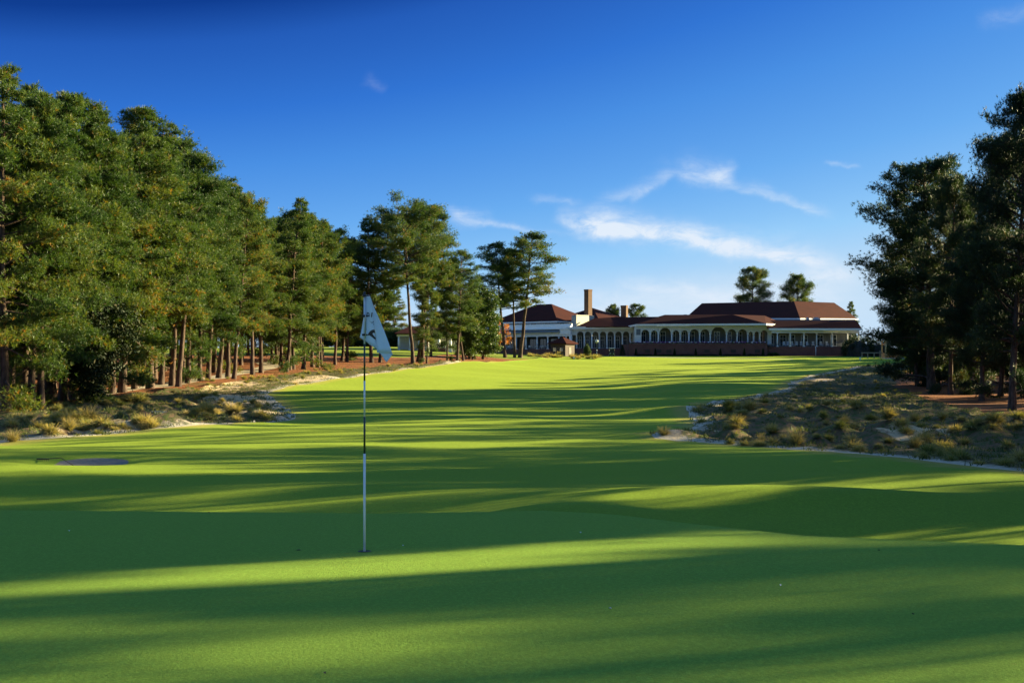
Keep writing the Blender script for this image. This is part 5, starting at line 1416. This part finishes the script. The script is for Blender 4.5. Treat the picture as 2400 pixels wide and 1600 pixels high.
# cirrus: laid out on the sky by compass bearing and slope
yy = math_(nt, 'MAXIMUM', sx.outputs[1], .05)
u0 = math_(nt, 'DIVIDE', sx.outputs[0], yy); v0 = math_(nt, 'DIVIDE', sx.outputs[2], yy)
cb = N(nt, 'ShaderNodeCombineXYZ'); nt.links.new(u0, cb.inputs[0]); nt.links.new(v0, cb.inputs[1])
wn = noise(nt, 26., 5, .62, vec=cb.outputs[0]); sw = N(nt, 'ShaderNodeSeparateColor'); nt.links.new(wn.outputs['Color'], sw.inputs[0])
u1 = math_(nt, 'ADD', u0, math_(nt, 'MULTIPLY', math_(nt, 'SUBTRACT', sw.outputs[0], .5), .020))
v1 = math_(nt, 'ADD', v0, math_(nt, 'MULTIPLY', math_(nt, 'SUBTRACT', sw.outputs[1], .5), .018))
def wisp(xa, ya, xb, yb, w, a, wb=None, up=1.0, soft=.25):
    ax, ay, bx, by = (xa-CX)/F, (HY-ya)/F, (xb-CX)/F, (HY-yb)/F
    L = math.hypot(bx-ax, by-ay); dx, dy = (bx-ax)/L, (by-ay)/L
    du = math_(nt, 'SUBTRACT', u1, ax); dv = math_(nt, 'SUBTRACT', v1, ay)
    s = math_(nt, 'MULTIPLY', math_(nt, 'ADD', math_(nt, 'MULTIPLY', du, dx), math_(nt, 'MULTIPLY', dv, dy)), 1/L)
    r_ = math_(nt, 'SUBTRACT', math_(nt, 'MULTIPLY', dv, dx), math_(nt, 'MULTIPLY', du, dy))
    wv = mrange(nt, s, 0, 1, 1.3*w/F, 1.3*(wb or w)/F)
    # softer above the streak than below
    upf = math_(nt, 'ADD', 1.0, math_(nt, 'MULTIPLY', math_(nt, 'GREATER_THAN', r_, 0.0), up-1))
    q = math_(nt, 'DIVIDE', r_, math_(nt, 'MULTIPLY', wv, upf))
    g = math_(nt, 'EXPONENT', math_(nt, 'MULTIPLY', math_(nt, 'MULTIPLY', q, q), -1))
    e = math_(nt, 'MULTIPLY', mrange(nt, s, -soft*.4, soft, 0, 1, True), mrange(nt, s, 1+soft*.4, 1-soft, 0, 1, True))
    return math_(nt, 'MULTIPLY', math_(nt, 'MULTIPLY', g, e), a)
ws = [wisp(1300,505,1480,555,9,.9,16,1.7), wisp(1340,525,1960,618,13,1.15,8,2.3,.15), wisp(1460,560,1750,578,18,.45,14,1.8), wisp(1780,575,2000,650,26,.3,16,1.6),
      wisp(1400,480,1600,400,5,.4,9,2.4), wisp(1470,470,1530,432,6,.45,6,1.3), wisp(1590,410,1720,425,16,.75,12,1.8,.3), wisp(1660,430,1730,390,8,.4,8,1.4), wisp(1690,430,1950,508,6,.5,4,2.2),
      wisp(1050,480,1085,515,5,.45,10,1.2), wisp(1060,515,1150,512,11,.75,9,1.6,.4), wisp(1120,515,1260,545,6,.5,4,1.5), wisp(1870,640,1995,644,13,.85,12,1.1,.5),
      wisp(1240,722,2010,728,26,.75,22,1.6), wisp(1460,670,1660,690,10,.5,7,1.6), wisp(1600,700,2020,672,20,.45,22,1.6), wisp(1930,392,2020,394,3,.35,3,1.4), wisp(1240,470,1370,470,5,.22,4,1.5), wisp(2300,55,2460,20,14,.22,14), wisp(850,180,905,215,10,.10,8), wisp(1250,540,1400,552,5,.2,5)]
tot = ws[0]
for w_ in ws[1:]: tot = math_(nt, 'ADD', tot, w_)
mp = N(nt, 'ShaderNodeMapping'); mp.inputs['Rotation'].default_value = (0, 0, .22); mp.inputs['Scale'].default_value = (.45, 1.3, 1); nt.links.new(cb.outputs[0], mp.inputs[0])
fn = noise(nt, 60., 6, .68, vec=mp.outputs[0], dist=.6)
tot = math_(nt, 'MULTIPLY', tot, mrange(nt, fn.outputs[0],   .30, .68, .15, .95))
tot = math_(nt, 'MULTIPLY', tot, math_(nt, 'GREATER_THAN', sx.outputs[1], .05))
tot = math_(nt, 'MULTIPLY', tot, 1.0, True)
# low pale band near the horizon
hz_ = mrange(nt, v0, .0, .075, .85, 0, True); hz_ = math_(nt, 'MULTIPLY', hz_, math_(nt, 'GREATER_THAN', sx.outputs[1], .05))
CL_ = tuple(x/SCL for x in lin((226,238,252)))
c = mixc(nt, hz_, hs.outputs[0], tuple(x/SCL for x in lin((200,226,250)))); c = mixc(nt, tot, c, CL_)
nt.links.new(c, bg.inputs[0]); nt.links.new(bg.outputs[0], out.inputs[0])

cam = bpy.data.cameras.new('camera'); co_ = bpy.data.objects.new('camera', cam); col.objects.link(co_)
co_.location = (0, 0, EYE); co_.rotation_euler = (R(90), 0, 0); cam.sensor_width = 36; cam.lens = 45.0; cam.shift_y = 45/2400
cam.clip_start = .1; cam.clip_end = 12000; scene.camera = co_
vs_ = scene.view_settings; vs_.view_transform = 'Standard'; vs_.look = 'None'; vs_.exposure = EXPO; vs_.gamma = 1.0
scene.cycles.max_bounces = 5; scene.cycles.diffuse_bounces = 2; scene.cycles.transparent_max_bounces = 4; scene.cycles.transmission_bounces = 2; scene.cycles.glossy_bounces = 2
